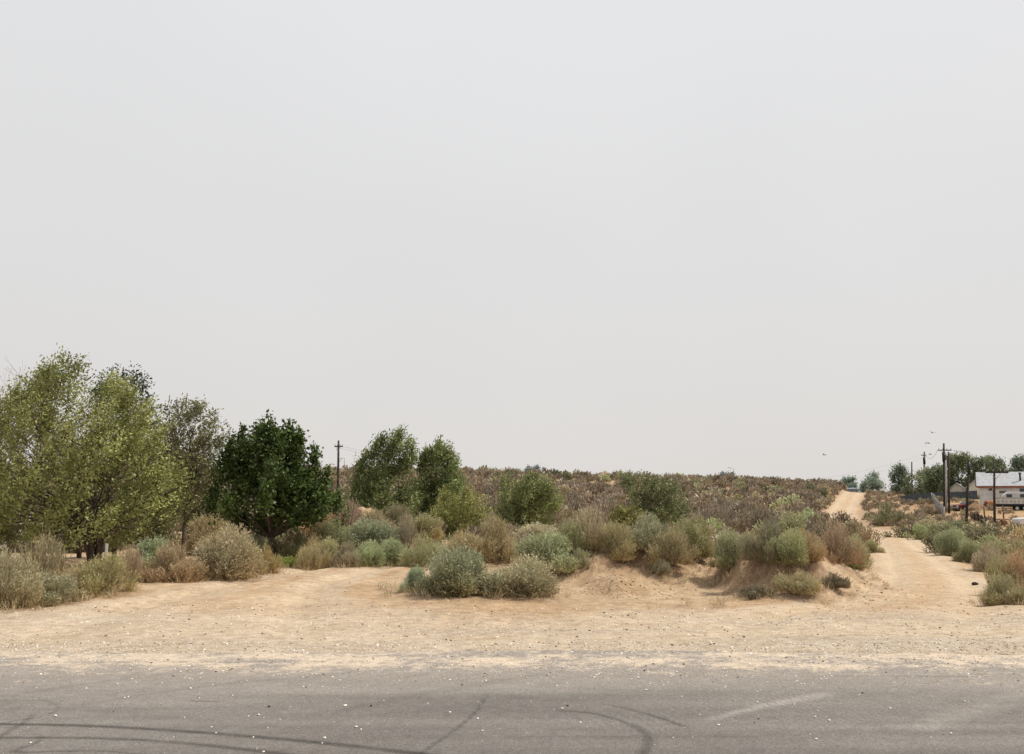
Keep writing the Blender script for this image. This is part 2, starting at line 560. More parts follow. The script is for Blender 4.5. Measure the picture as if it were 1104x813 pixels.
def build_asphalt():
    xs = np.concatenate([np.linspace(-90, -7, 90)[:-1], np.arange(-7, 7, .028), np.linspace(7, 90, 90)])
    ys = np.concatenate([np.linspace(-9, 5.2, 30)[:-1], np.arange(5.2, 10.4, .022)])
    X, Y = np.meshgrid(xs, ys)
    Z = np.full(X.shape, .004)
    n1 = fbm(X * .35, Y * 1.2, 0, 101, 4); n2 = fbm(X * 2.2, Y * 3, 0, 111, 4); n3 = fbm(X * .15, Y * 3.5, 0, 121, 4)
    n4 = fbm(X * 9, Y * 9, 0, 131, 3); n5 = fbm(X * 40, Y * 40, 0, 137, 2)
    base = np.array((.166, .157, .150)); dust = np.array((.53, .455, .365)); dusty = np.array((.32, .295, .27))
    c = np.empty(X.shape + (3,)); c[:] = base
    c *= (.66 + .68 * n3)[..., None]
    c *= (.74 + .52 * n1)[..., None]
    cw = np.abs(fbm(X * .7 + 3, Y * .7, 0, 161, 3) - .5)
    c *= (1 - .38 * (1 - sstep(.002, .007, cw)) * sstep(.52, .6, fbm(X * .4, Y * .4, 0, 165, 2)))[..., None]
    w = np.clip(sstep(7.0, 9.3, Y + (n1 - .5) * 1.3) * .7, 0, 1)[..., None]
    c = c * (1 - w) + dusty * w
    ed = 9.82 + (fbm(X * .3, X * 0, 0, 141, 3) - .5) * .5 + .10 * np.sin(X * .35) - .03 * X * (np.abs(X) < 8) - .24 * np.sign(X) * (np.abs(X) >= 8)
    w = np.clip(sstep(-.75, .35, Y - ed + (n3 - .5) * 1.9 + (n2 - .5) * 1.6 + (n4 - .5) * 1.0 + (n5 - .5) * 1.1), 0, 1)[..., None]
    c = c * (1 - w) + dust * w

    def mark(pp, hw0, hw1, k, soft=.6, rag=.5):
        nonlocal c
        L_ = smooth_line(pp)
        d, t = seg_dist(X, Y, L_)
        hw = hw0 + (hw1 - hw0) * t
        a = 1 - sstep(hw * (1 - soft), hw * (1 + soft * .6), d)
        a = a * np.clip(1 - rag + rag * 2.0 * fbm(X * 3, Y * 6, 0, 151, 3), 0, 1) * np.clip(.5 + 1.1 * n5, 0, 1) * sstep(-.01, .08, t) * (1 - sstep(.85, 1.02, t))
        c = c * (1 + (k - 1) * a[..., None])
    mark([(-160, 783), (0, 781), (100, 783), (200, 789), (300, 797), (400, 807), (480, 817), (560, 830)], .035, .045, .40, .7, .45)
    mark([(-160, 798), (0, 796), (100, 796), (180, 800), (260, 808), (330, 817), (400, 830)], .03, .04, .5, .7, .5)
    mark([(590, 766), (640, 769), (668, 777), (690, 786), (701, 796), (695, 812), (680, 830)], .022, .045, .58, .8, .6)
    mark([(655, 760), (678, 765), (708, 773), (748, 788)], .018, .028, .5, .8, .5)
    mark([(760, 778), (800, 767), (840, 758), (905, 746)], .05, .09, 1.45, .9, .6)
    mark([(980, 790), (1030, 772), (1120, 745), (1200, 728)], .12, .16, 1.25, .9, .8)
    mark([(527, 748), (512, 770), (488, 790), (455, 812), (430, 830)], .012, .02, .55, .9, .7)
    mark([(38, 770), (25, 780), (0, 795), (-30, 815)], .02, .03, .6, .9, .6)
    mark([(205, 756), (220, 757), (245, 757)], .02, .02, .45, .6, .3)
    mark([(0, 752), (90, 738), (200, 725), (300, 716)], .05, .09, .86, 1, .7)
    mark([(60, 765), (200, 742), (330, 730), (430, 721)], .04, .09, .86, 1, .7)
    mark([(350, 770), (500, 740), (620, 722)], .06, .1, .86, 1, .7)
    mark([(560, 795), (700, 795), (900, 794)], .02, .03, .82, 1, .7)
    mark([(860, 730), (960, 729), (1120, 731)], .02, .04, .72, 1, .7)
    mark([(20, 812), (160, 802), (300, 780)], .06, .06, 1.1, 1, .8)
    # fine, nearly parallel tread ripples left by a turning tyre
    rip = np.sin((X * 1.0 + (Y - 7) * .28) * 88 + 2 * n2)
    win = np.exp(-((X - 2.05) / .75) ** 2 - ((Y - 7.6) / .9) ** 2) + .7 * np.exp(-((X - .85) / .35) ** 2 - ((Y - 6.9) / .6) ** 2)
    c = c * (1 + .11 * rip * win)[..., None]
    c *= (.92 + .16 * n4)[..., None] * (.88 + .24 * n5)[..., None]
    nY, nX = X.shape
    idx = np.arange(nX * nY).reshape(nY, nX)
    Q = np.stack([idx[:-1, :-1], idx[:-1, 1:], idx[1:, 1:], idx[1:, :-1]], -1).reshape(-1, 4)
    V = np.stack([X, Y, Z], -1).reshape(-1, 3)
    keep = (Y - ed + (n4 - .5) * .25).ravel()[Q].mean(1) < .12
    Q = Q[keep]
    used, inv = np.unique(Q, return_inverse=True)
    me = np_mesh('asphalt_road', V[used], inv.reshape(-1, 4), {'gc': c.reshape(-1, 3)[used]}, True)
    o = link('asphalt_road', me, None, M['asphalt'])
    tag(o, 'worn grey asphalt road with curved dark tyre marks in the foreground', 'road', None, 'structure')


build_asphalt()

# ------------------------------------------------------------------ stones and gravel
def rock_arrays(seed, n=1):
    r = np.random.default_rng(seed)
    t = (1 + 5 ** .5) / 2
    v = np.array([(-1, t, 0), (1, t, 0), (-1, -t, 0), (1, -t, 0), (0, -1, t), (0, 1, t), (0, -1, -t), (0, 1, -t),
                  (t, 0, -1), (t, 0, 1), (-t, 0, -1), (-t, 0, 1)], float)
    v /= np.linalg.norm(v[0])
    f = np.array([(0, 11, 5), (0, 5, 1), (0, 1, 7), (0, 7, 10), (0, 10, 11), (1, 5, 9), (5, 11, 4), (11, 10, 2), (10, 7, 6), (7, 1, 8),
                  (3, 9, 4), (3, 4, 2), (3, 2, 6), (3, 6, 8), (3, 8, 9), (4, 9, 5), (2, 4, 11), (6, 2, 10), (8, 6, 7), (9, 8, 1)])
    v = v * (.75 + .5 * r.random((12, 1))) * np.array((1, .8, .55))
    return v, f


def scatter_gravel():
    r = np.random.default_rng(5)
    P = []
    # dense along the road edge, sparse on the asphalt, thin on the sand
    for n, y0, y1, s0, s1, pw in ((6500, 8.0, 10.6, .005, .014, .5), (900, 5.3, 9.2, .0035, .010, .6), (5200, 9.8, 14.2, .006, .020, 1)):
        y = y0 + (y1 - y0) * r.random(n) ** pw
        x = (r.random(n) - .5) * 2 * (.62 * y)
        s = s0 + (s1 - s0) * r.random(n) ** 3
        P.append(np.stack([x, y, s], 1))
    # clods along the tracks and at the foot of the mounds
    y = 14 + 12 * r.random(700) ** 1.4; x = (r.random(700) - .5) * 1.2 * y
    P.append(np.stack([x, y, .010 + .022 * r.random(700) ** 3], 1))
    for mx, my, h, sx, sy in MXY[:10]:
        n = 330
        P.append(np.stack([mx + r.normal(size=n) * sx * .9, my - .3 + r.normal(size=n) * sy * .8, .008 + .022 * r.random(n) ** 4], 1))
    P = np.concatenate(P)
    # more gravel to the right
    keep = r.random(len(P)) < np.where(P[:, 0] > 1, 1.0, .72)
    P = P[keep]
    z = np.where(P[:, 1] < 9.6, .004, H(P[:, 0], P[:, 1]))
    vs, fs, cs = [], [], []
    pal = np.array([(.62, .58, .53), (.5, .42, .33), (.36, .29, .22), (.11, .085, .065), (.75, .73, .7)])
    pal2 = np.array([(.52, .37, .245), (.42, .285, .18), (.27, .18, .115), (.1, .1, .1), (.1, .1, .1)])
    rocks = [rock_arrays(100 + k) for k in range(8)]
    for k, (x, y, s) in enumerate(P):
        v, f = rocks[k % 8]
        a = r.random() * 6.28
        R = np.array([[math.cos(a), -math.sin(a), 0], [math.sin(a), math.cos(a), 0], [0, 0, 1]])
        vs.append((v * s) @ R.T + np.array((x, y, z[k] + s * .2)))
        fs.append(f + 12 * k)
        pr = (.3, .3, .18, .12, .1) if y < 14 else (.5, .34, .16, 0, 0)
        cs.append(np.repeat((pal if y < 14 else pal2)[r.choice(5, p=pr)][None] * (.8 + .4 * r.random()), 12, 0))
    me = np_mesh('gravel', np.concatenate(vs), np.concatenate(fs), {'lc': np.concatenate(cs)})
    o = link('gravel', me, None, M['stone']); o.color = (1, 1, 1, 1)
    tag(o, 'loose gravel, grit and clods strewn over the road edge and sand', 'gravel', None, 'stuff')
    # the stones that show largest on the asphalt
    spots = [(33, 802, 1), (60, 773, 1), (372, 762, 1), (279, 772, 1), (273, 796, 1), (350, 797, 1), (384, 785, 1), (515, 776, 1), (485, 769, 1),
             (158, 713, 1), (218, 726, 1), (520, 789, 1), (697, 745, 1), (879, 774, 1), (880, 798, 1), (1025, 792, 1), (894, 778, 1), (782, 742, 1), (735, 752, 1),
             (606, 765, 1), (1040, 757, 1), (960, 765, 1), (775, 783, 1), (284, 812, 1), (228, 785, 1), (290, 763, 0), (400, 762, 0), (737, 717, 0), (695, 724, 0), (818, 776, 0),
             (612, 762, 0), (930, 748, 0), (1000, 724, 0)]
    meshes = []
    for k in range(5):
        v, f = rock_arrays(300 + k)
        meshes.append(np_mesh('stone', v, f, {'lc': np.ones((12, 3))}))
    for k, (px, py, w) in enumerate(spots):
        x, y = gp(px, py)
        o = link('stone', meshes[k % 5], None, M['stone'])
        s = .008 + .007 * r.random()
        o.location = (x, y, .004 + s * .4); o.scale = (s, s, s); o.rotation_euler = (0, 0, r.random() * 6)
        if w:
            o.color = (.72, .67, .6, 1)
            tag(o, 'small pale stone lying loose on the grey asphalt', 'stone', 'pale stones loose on the asphalt')
        else:
            o.color = (.06, .05, .045, 1)
            tag(o, 'small dark stone lying loose on the grey asphalt', 'stone', 'dark stones loose on the asphalt')
    for px, py, s, lab in ((1051, 631, .10, 'dark round clod on the sand at the right edge of the right dirt track'),):
        p = hit(px, py)
        o = link('dirt_clod', meshes[1], None, M['stone']); o.location = (p[0], p[1], p[2] + s * .3); o.scale = (s, s, s); o.color = (.05, .035, .025, 1)
        tag(o, lab, 'clod')


scatter_gravel()

# ------------------------------------------------------------------ foliage arrays
def unit(a):
    return a / (np.linalg.norm(a, axis=-1, keepdims=True) + 1e-9)


def leaves(P, Dr, ln, wd, r, nrm=None):
    """diamond leaves: base points P, directions Dr, lengths, widths"""
    n = len(P)
    W = unit(np.cross(Dr, unit(r.normal(size=(n, 3))) if nrm is None else nrm))
    ln = np.broadcast_to(ln, n)[:, None]; wd = np.broadcast_to(wd, n)[:, None]
    mid = P + Dr * ln * .45
    V = np.stack([P, mid + W * wd * .5, P + Dr * ln, mid - W * wd * .5], 1).reshape(-1, 3)
    Q = np.arange(4 * n).reshape(n, 4)
    return V, Q


def shrub_arrays(seed, kind, ns, k, ll, lw, nlobe=11):
    """unit shrub (1 m wide, 1 m tall): many rounded lobes covered with short sprigs; foliage verts, quads, colours"""
    r = np.random.default_rng(seed)
    asp = {'sage': .62, 'tan': .72, 'low': .42, 'brush': .95, 'grass': .8}[kind]      # height over width
    upw = {'sage': .7, 'tan': 1.1, 'low': .5, 'brush': 2.0, 'grass': 2.4}[kind]
    sl0 = {'sage': .12, 'tan': .17, 'low': .13, 'brush': .30, 'grass': .5}[kind]
    spread = {'sage': .5, 'tan': .36, 'low': .6, 'brush': .22, 'grass': .12}[kind]
    # lobes: a central one and a ring of others of different heights
    lc = [(.06 * r.normal(), .06 * r.normal(), .30 * asp / .6)]; lr = [.21 + .05 * r.random()]
    for q in range(nlobe - 1):
        a = 2 * math.pi * (q + r.random() * .7) / (nlobe - 1)
        d = .12 + .32 * r.random() ** .8
        lc.append((d * math.cos(a), d * math.sin(a), asp * (.08 + .62 * r.random() * (1 - d * 1.4))))
        lr.append(.09 + .15 * r.random())
    lc = np.array(lc); lr = np.array(lr)
    li = r.choice(nlobe, size=ns, p=lr ** 2 / (lr ** 2).sum())
    dirs = unit(r.normal(size=(ns, 3)))
    dirs[:, 2] = np.where(dirs[:, 2] < -.25, -dirs[:, 2], dirs[:, 2])
    depth = .62 + .38 * r.random(ns) ** .5
    lump = .82 + .36 * vnoise(dirs[:, 0] * 3 + li * 7, dirs[:, 1] * 3, dirs[:, 2] * 3, seed)
    lump = lump + (r.random(ns) < .09) * r.random(ns) * .5
    tip = lc[li] + dirs * np.array((1, 1, 1.0)) * (lr[li] * depth * lump)[:, None]
    tip[:, 2] *= np.where(r.random(ns) < .34, .1 + .8 * r.random(ns), 1)
    tip[:, 2] = np.maximum(tip[:, 2], .015 + .05 * r.random(ns))
    ctr = np.array((0, 0, .1))
    sd = unit(dirs * .8 + unit(tip - ctr) * .5 + np.array((0, 0, upw)) + r.normal(size=(ns, 3)) * .25)
    sl = sl0 * (.6 + .8 * r.random(ns))
    t = np.linspace(0, 1, k)[None, :] + r.normal(size=(ns, k)) * .05
    P = tip[:, None, :] - sd[:, None, :] * (sl[:, None] * (1 - t))[..., None] + r.normal(size=(ns, k, 3)) * .006
    P[..., 2] = np.maximum(P[..., 2], .004)
    Dr = unit(sd[:, None, :] + r.normal(size=P.shape) * spread)
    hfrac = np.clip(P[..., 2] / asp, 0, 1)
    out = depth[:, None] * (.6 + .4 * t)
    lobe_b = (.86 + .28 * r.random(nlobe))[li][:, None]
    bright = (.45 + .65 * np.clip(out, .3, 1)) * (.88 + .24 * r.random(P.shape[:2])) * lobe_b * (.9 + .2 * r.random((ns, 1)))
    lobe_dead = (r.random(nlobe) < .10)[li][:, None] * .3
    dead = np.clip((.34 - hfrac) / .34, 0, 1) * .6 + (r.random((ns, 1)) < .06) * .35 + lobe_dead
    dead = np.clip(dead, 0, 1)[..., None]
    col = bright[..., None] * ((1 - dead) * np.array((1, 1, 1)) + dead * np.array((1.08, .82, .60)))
    Pf, Df = P.reshape(-1, 3), Dr.reshape(-1, 3)
    n = len(Pf)
    V, Q = leaves(Pf, Df, ll * (.6 + .8 * r.random(n)), lw * (.7 + .6 * r.random(n)), r)
    C = np.repeat(col.reshape(-1, 3), 4, 0)
    V[:, :2] -= V[:, :2].mean(0)
    zt = np.percentile(V[:, 2], 98.5); xw = np.percentile(np.hypot(V[:, 0], V[:, 1]), 90)
    V[:, :2] *= .46 / xw; V[:, 2] /= zt
    V[:, 2] = np.maximum(V[:, 2], -.02)
    return V, Q, C


def stems_mesh(seed, kind, n=16):
    r = random.Random(seed)
    mb = MB()
    for _ in range(int(n * 1.7)):
        a = r.random() * 6.283; q = .08 + .42 * r.random(); h = .5 + .52 * r.random() - q * .8
        p1 = (q * .45 * math.cos(a), q * .45 * math.sin(a), h * .4)
        p2 = (q * math.cos(a + .3), q * math.sin(a + .3), h)
        mb.tube([(0.02 * math.cos(a), .02 * math.sin(a), -.05), p1, p2], [.013, .009, .004], 4, False)
    me = bpy.data.meshes.new('stems'); me.from_pydata(mb.v, [], mb.f); me.materials.append(M['twig'])
    return me


NEAR, MID, FARV = {}, {}, {}
for ki, (kind, ns, k, ll, lw) in enumerate((('sage', 2500, 7, .032, .0105), ('tan', 1700, 8, .042, .0085), ('low', 900, 7, .05, .015),
                                            ('brush', 900, 11, .055, .009), ('grass', 260, 6, .13, .012))):
    NEAR[kind] = []
    for v in range(3):
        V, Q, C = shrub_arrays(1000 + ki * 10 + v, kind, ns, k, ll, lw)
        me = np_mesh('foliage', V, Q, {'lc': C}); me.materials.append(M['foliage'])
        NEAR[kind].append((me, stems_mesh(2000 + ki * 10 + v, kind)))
for ki, kind in enumerate(('sage', 'tan', 'brush')):
    MID[kind], FARV[kind] = [], []
    for v in range(3):
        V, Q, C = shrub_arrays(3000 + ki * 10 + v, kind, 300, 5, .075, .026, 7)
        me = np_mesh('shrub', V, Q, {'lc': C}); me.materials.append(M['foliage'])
        MID[kind].append((me, stems_mesh(3500 + ki * 10 + v, kind, 8)))
        FARV[kind].append(shrub_arrays(4000 + ki * 10 + v, ('sage', 'tan', 'sage')[ki], 64, 3, .15, .085, 5))

TINT = {'sage': (.40, .415, .225), 'blue': (.34, .38, .235), 'green': (.355, .37, .195), 'tan': (.46, .35, .195), 'greytan': (.43, .365, .225),
        'brown': (.315, .25, .175), 'mauve': (.325, .268, .198), 'straw': (.6, .47, .27), 'olive': (.25, .245, .135), 'lime': (.29, .36, .08),
        'rust': (.345, .285, .17), 'dark': (.15, .165, .09)}
SHRUB_SPOTS = []      # x, y, radius: keep random fills off the placed ones


def place_shrub(name, p, w, h, kind, tint, label, cat='shrub', group=None, seed=0):
    r = random.Random(seed)
    me, st = NEAR[kind][seed % 3] if p[1] < 45 else (MID.get(kind) or MID['tan'])[seed % 3]
    root = empty(name, (p[0], p[1], p[2] - .03), r.random() * 6.28)
    sc = (w, w * (.85 + .2 * r.random()), h)
    root.scale = sc
    f = link('foliage', me, root); s = link('stems', st, root)
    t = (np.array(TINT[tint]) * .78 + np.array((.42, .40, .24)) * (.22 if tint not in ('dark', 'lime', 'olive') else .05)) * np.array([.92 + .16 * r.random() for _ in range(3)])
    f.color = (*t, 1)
    tag(root, label, cat, group)
    SHRUB_SPOTS.append((p[0], p[1], w * .5))
    return root


# px of the base, py of the base, width px, height px, form, tint, label
NEAR_SHRUBS = [
    (8, 654, 66, 56, 'tan', 'greytan', 'grey-tan rounded shrub cut by the left edge beside the sand'),
    (50, 650, 60, 30, 'sage', 'sage', 'low grey-green shrub right of the grey-tan shrub at the left edge'),
    (78, 642, 40, 26, 'tan', 'greytan', 'small pale shrub between low grey-green shrub and round tan shrub on the left'),
    (108, 639, 62, 38, 'tan', 'tan', 'round tan ball-shaped shrub below the big pale-green tree trunks'),
    (45, 628, 64, 46, 'brush', 'brown', 'dry brown bushy shrub under the left side of the big pale tree'),
    (136, 628, 40, 36, 'brush', 'greytan', 'feathery tan shrub right of the round ball-shaped tan shrub'),
    (165, 612, 52, 30, 'sage', 'blue', 'blue-green shrub behind the round tan shrub near the slim trunk'),
    (187, 627, 70, 36, 'tan', 'tan', 'round tan-topped shrub in front of the slim tree trunk'),
    (245, 623, 70, 50, 'sage', 'sage', 'tall pale sage bush spreading right of the slim tree trunk'),
    (228, 598, 62, 40, 'tan', 'tan', 'pinkish tan bush behind the tall pale sage bush'),
    (272, 606, 44, 30, 'sage', 'blue', 'grey-green shrub between tall pale sage bush and dark round tree'),
    (284, 617, 38, 24, 'tan', 'tan', 'small tan shrub at the track edge left of the dark tree trunk'),
    (312, 611, 40, 10, 'low', 'lime', 'bright green weed patch at the foot of the dark round tree'),
    (312, 604, 44, 32, 'tan', 'olive', 'olive shrub beneath the dark round tree'),
    (336, 613, 34, 30, 'tan', 'greytan', 'pale grey shrub right of the bright green weed patch'),
    (352, 611, 40, 28, 'sage', 'sage', 'rounded sage shrub at front left of the dune beside left track'),
    (375, 611, 36, 24, 'tan', 'greytan', 'tan-footed small shrub along the front of the left dune'),
    (396, 610, 38, 24, 'sage', 'sage', 'middle rounded sage shrub along the front of the left dune'),
    (424, 609, 48, 26, 'sage', 'green', 'greenest rounded shrub at the front right corner of the left dune'),
    (340, 596, 44, 30, 'tan', 'greytan', 'grey tan shrub on the left dune just right of the dark tree'),
    (366, 593, 44, 30, 'sage', 'sage', 'sage shrub in second row on the left dune'),
    (398, 596, 60, 34, 'sage', 'blue', 'wide blue-green shrub in second row on the left dune'),
    (436, 596, 34, 36, 'brush', 'mauve', 'mauve-brown twiggy shrub at the right end of the left dune'),
    (352, 580, 46, 26, 'tan', 'tan', 'pinkish tan shrub at the back left of the left dune'),
    (375, 578, 40, 34, 'brush', 'mauve', 'mauve twiggy shrub standing up at the back of the left dune'),
    (404, 578, 46, 24, 'tan', 'greytan', 'grey-tan shrub at the back middle of the left dune'),
    (404, 566, 30, 16, 'grass', 'straw', 'tuft of straw-yellow dry grass on top of the left dune'),
    (430, 576, 40, 30, 'tan', 'brown', 'brownish shrub at the back right of the left dune'),
    (458, 580, 40, 24, 'sage', 'greytan', 'greyish low shrub in front of the windblown trees'),
    (460, 610, 46, 30, 'tan', 'sage', 'pale shrub right behind the big blue-green central bush'),
    (448, 637, 34, 24, 'sage', 'blue', 'small blue-green shrub at left end of the big central bush'),
    (492, 640, 86, 46, 'sage', 'blue', 'big blue-green sagebrush at centre left beside the left track'),
    (560, 641, 80, 40, 'sage', 'sage', 'wide pale green sagebrush just right of the big blue-green one'),
    (592, 614, 70, 40, 'sage', 'blue', 'rounded blue-green bush behind the wide pale green sagebrush'),
    (527, 606, 62, 44, 'tan', 'tan', 'tan upright shrub behind the big blue-green central sagebrush'),
    (500, 602, 40, 26, 'tan', 'greytan', 'small grey-tan shrub left of the tan upright central shrub'),
    (576, 590, 80, 26, 'sage', 'sage', 'long low sage bush below the round green tree'),
    (616, 596, 56, 34, 'tan', 'sage', 'yellowish sage bush right of the long low sage bush'),
    (640, 590, 56, 44, 'brush', 'greytan', 'tall feathery grey-tan bush on the middle mound'),
    (666, 602, 50, 40, 'tan', 'greytan', 'feathery pale bush right beside the tall feathery grey-tan bush'),
    (622, 612, 28, 20, 'tan', 'sage', 'small pale shrub on the left shoulder of the middle mound'),
    (698, 592, 46, 36, 'sage', 'blue', 'blue-grey bush on top of the middle mound'),
    (724, 608, 46, 38, 'tan', 'sage', 'tan-green bush hanging over the front of the middle mound'),
    (748, 600, 50, 42, 'sage', 'green', 'green rounded bush at the right end of the middle mound'),
    (713, 618, 20, 15, 'low', 'greytan', 'tiny dry tuft on the face of the middle mound'),
    (787, 613, 44, 40, 'sage', 'sage', 'rounded sage bush at the left end of the right mound'),
    (826, 604, 50, 42, 'tan', 'brown', 'brown-centred bush on the crest of the right mound'),
    (850, 608, 46, 36, 'sage', 'green', 'green bush hanging over the crest of the right mound'),
    (870, 604, 36, 32, 'tan', 'tan', 'tan bush left of the tall rust-brown bush'),
    (900, 606, 54, 44, 'brush', 'rust', 'tall rust-brown upright bush beside the right dirt track'),
    (922, 612, 36, 34, 'sage', 'sage', 'pale sage bush at the right foot of the tall rust-brown bush'),
    (862, 637, 46, 20, 'low', 'sage', 'sprawling low sage plant on the front of the right mound'),
    (900, 633, 34, 13, 'low', 'olive', 'dark green low plant right of the sprawling low sage plant'),
    (816, 643, 32, 11, 'low', 'olive', 'small low olive plant at the left foot of the right mound'),
    (728, 574, 40, 18, 'tan', 'tan', 'tan low shrub behind the green bush of the middle mound'),
    (770, 580, 44, 22, 'tan', 'sage', 'pale shrub in the gap between middle and right mounds'),
    (803, 572, 44, 20, 'sage', 'sage', 'sage shrub behind the rounded sage bush of the right mound'),
    (842, 572, 46, 22, 'sage', 'green', 'green shrub behind the crest of the right mound'),
    (876, 574, 40, 24, 'sage', 'sage', 'sage shrub behind left of the tall rust-brown bush'),
    (1008, 596, 30, 24, 'sage', 'olive', 'dark olive round bush at the left end of right-hand row'),
    (1030, 600, 42, 28, 'sage', 'blue', 'blue-green bush next to the dark olive round bush'),
    (1046, 607, 36, 24, 'sage', 'sage', 'sage bush in the middle of the row along the right track'),
    (1066, 616, 46, 26, 'tan', 'greytan', 'tan-grey bush in the row along the right track edge'),
    (1064, 600, 36, 22, 'sage', 'green', 'green-topped bush behind the row along the right track'),
    (1090, 610, 50, 26, 'sage', 'sage', 'long pale sage bush near the right edge above the brown bush'),
    (1084, 640, 46, 36, 'brush', 'tan', 'brown-tan upright bush at right edge behind the pale sage clump'),
    (1104, 640, 50, 42, 'brush', 'tan', 'brown-tan bush cut by the right edge of the view'),
    (1086, 651, 54, 28, 'tan', 'sage', 'pale green sage clump at the lower right edge of the sand'),
    (1106, 652, 34, 22, 'tan', 'greytan', 'small grey shrub cut by the lower right edge'),
    (992, 582, 24, 16, 'sage', 'sage', 'small sage shrub at the far end of the right-hand row'),
    (975, 580, 36, 14, 'brush', 'dark', 'dark hollow bush at the bend of the right dirt track'),
    (932, 588, 32, 22, 'brush', 'rust', 'rusty shrub left of the right track near its bend'),
    (940, 596, 22, 14, 'sage', 'green', 'small green shrub at the left edge of the right track'),
    (958, 567, 38, 26, 'tan', 'olive', 'tall olive bush beyond the bend of the right track'),
    (1024, 580, 66, 18, 'tan', 'olive', 'long olive thicket in front of the leaning pole'),
    (1066, 588, 84, 24, 'tan', 'olive', 'large dark olive thicket under the T-shaped pole'),
    (1098, 594, 40, 26, 'tan', 'tan', 'tan thicket at the right edge below the white pickup'),
    (1004, 574, 40, 14, 'tan', 'greytan', 'greyish thicket left of the long olive thicket'),
]
for k, (px, py, w, h, kind, tint, label) in enumerate(NEAR_SHRUBS):
    p = hit(px, py)
    if p is None or p[1] > 130:
        p = ground_at(px, 60)
    s = p[1] / 1000.0
    nm = 'dry_grass' if kind == 'grass' else 'sagebrush' if tint in ('sage', 'blue') else 'shrub'
    print('shrub', px, py, 'D', round(float(p[1]), 1), 'w', round(w * s, 2), 'h', round(h * s, 2))
    place_shrub(nm, p, w * s * (1.06 if px < 890 else 1.0), h * s * (.86 if 540 < px < 960 else .94) + .03, kind, tint, label, seed=k * 7 + 3, cat='grass tuft' if kind == 'grass' else 'shrub')

# ------------------------------------------------------------------ trees
TREE_SPOTS = []


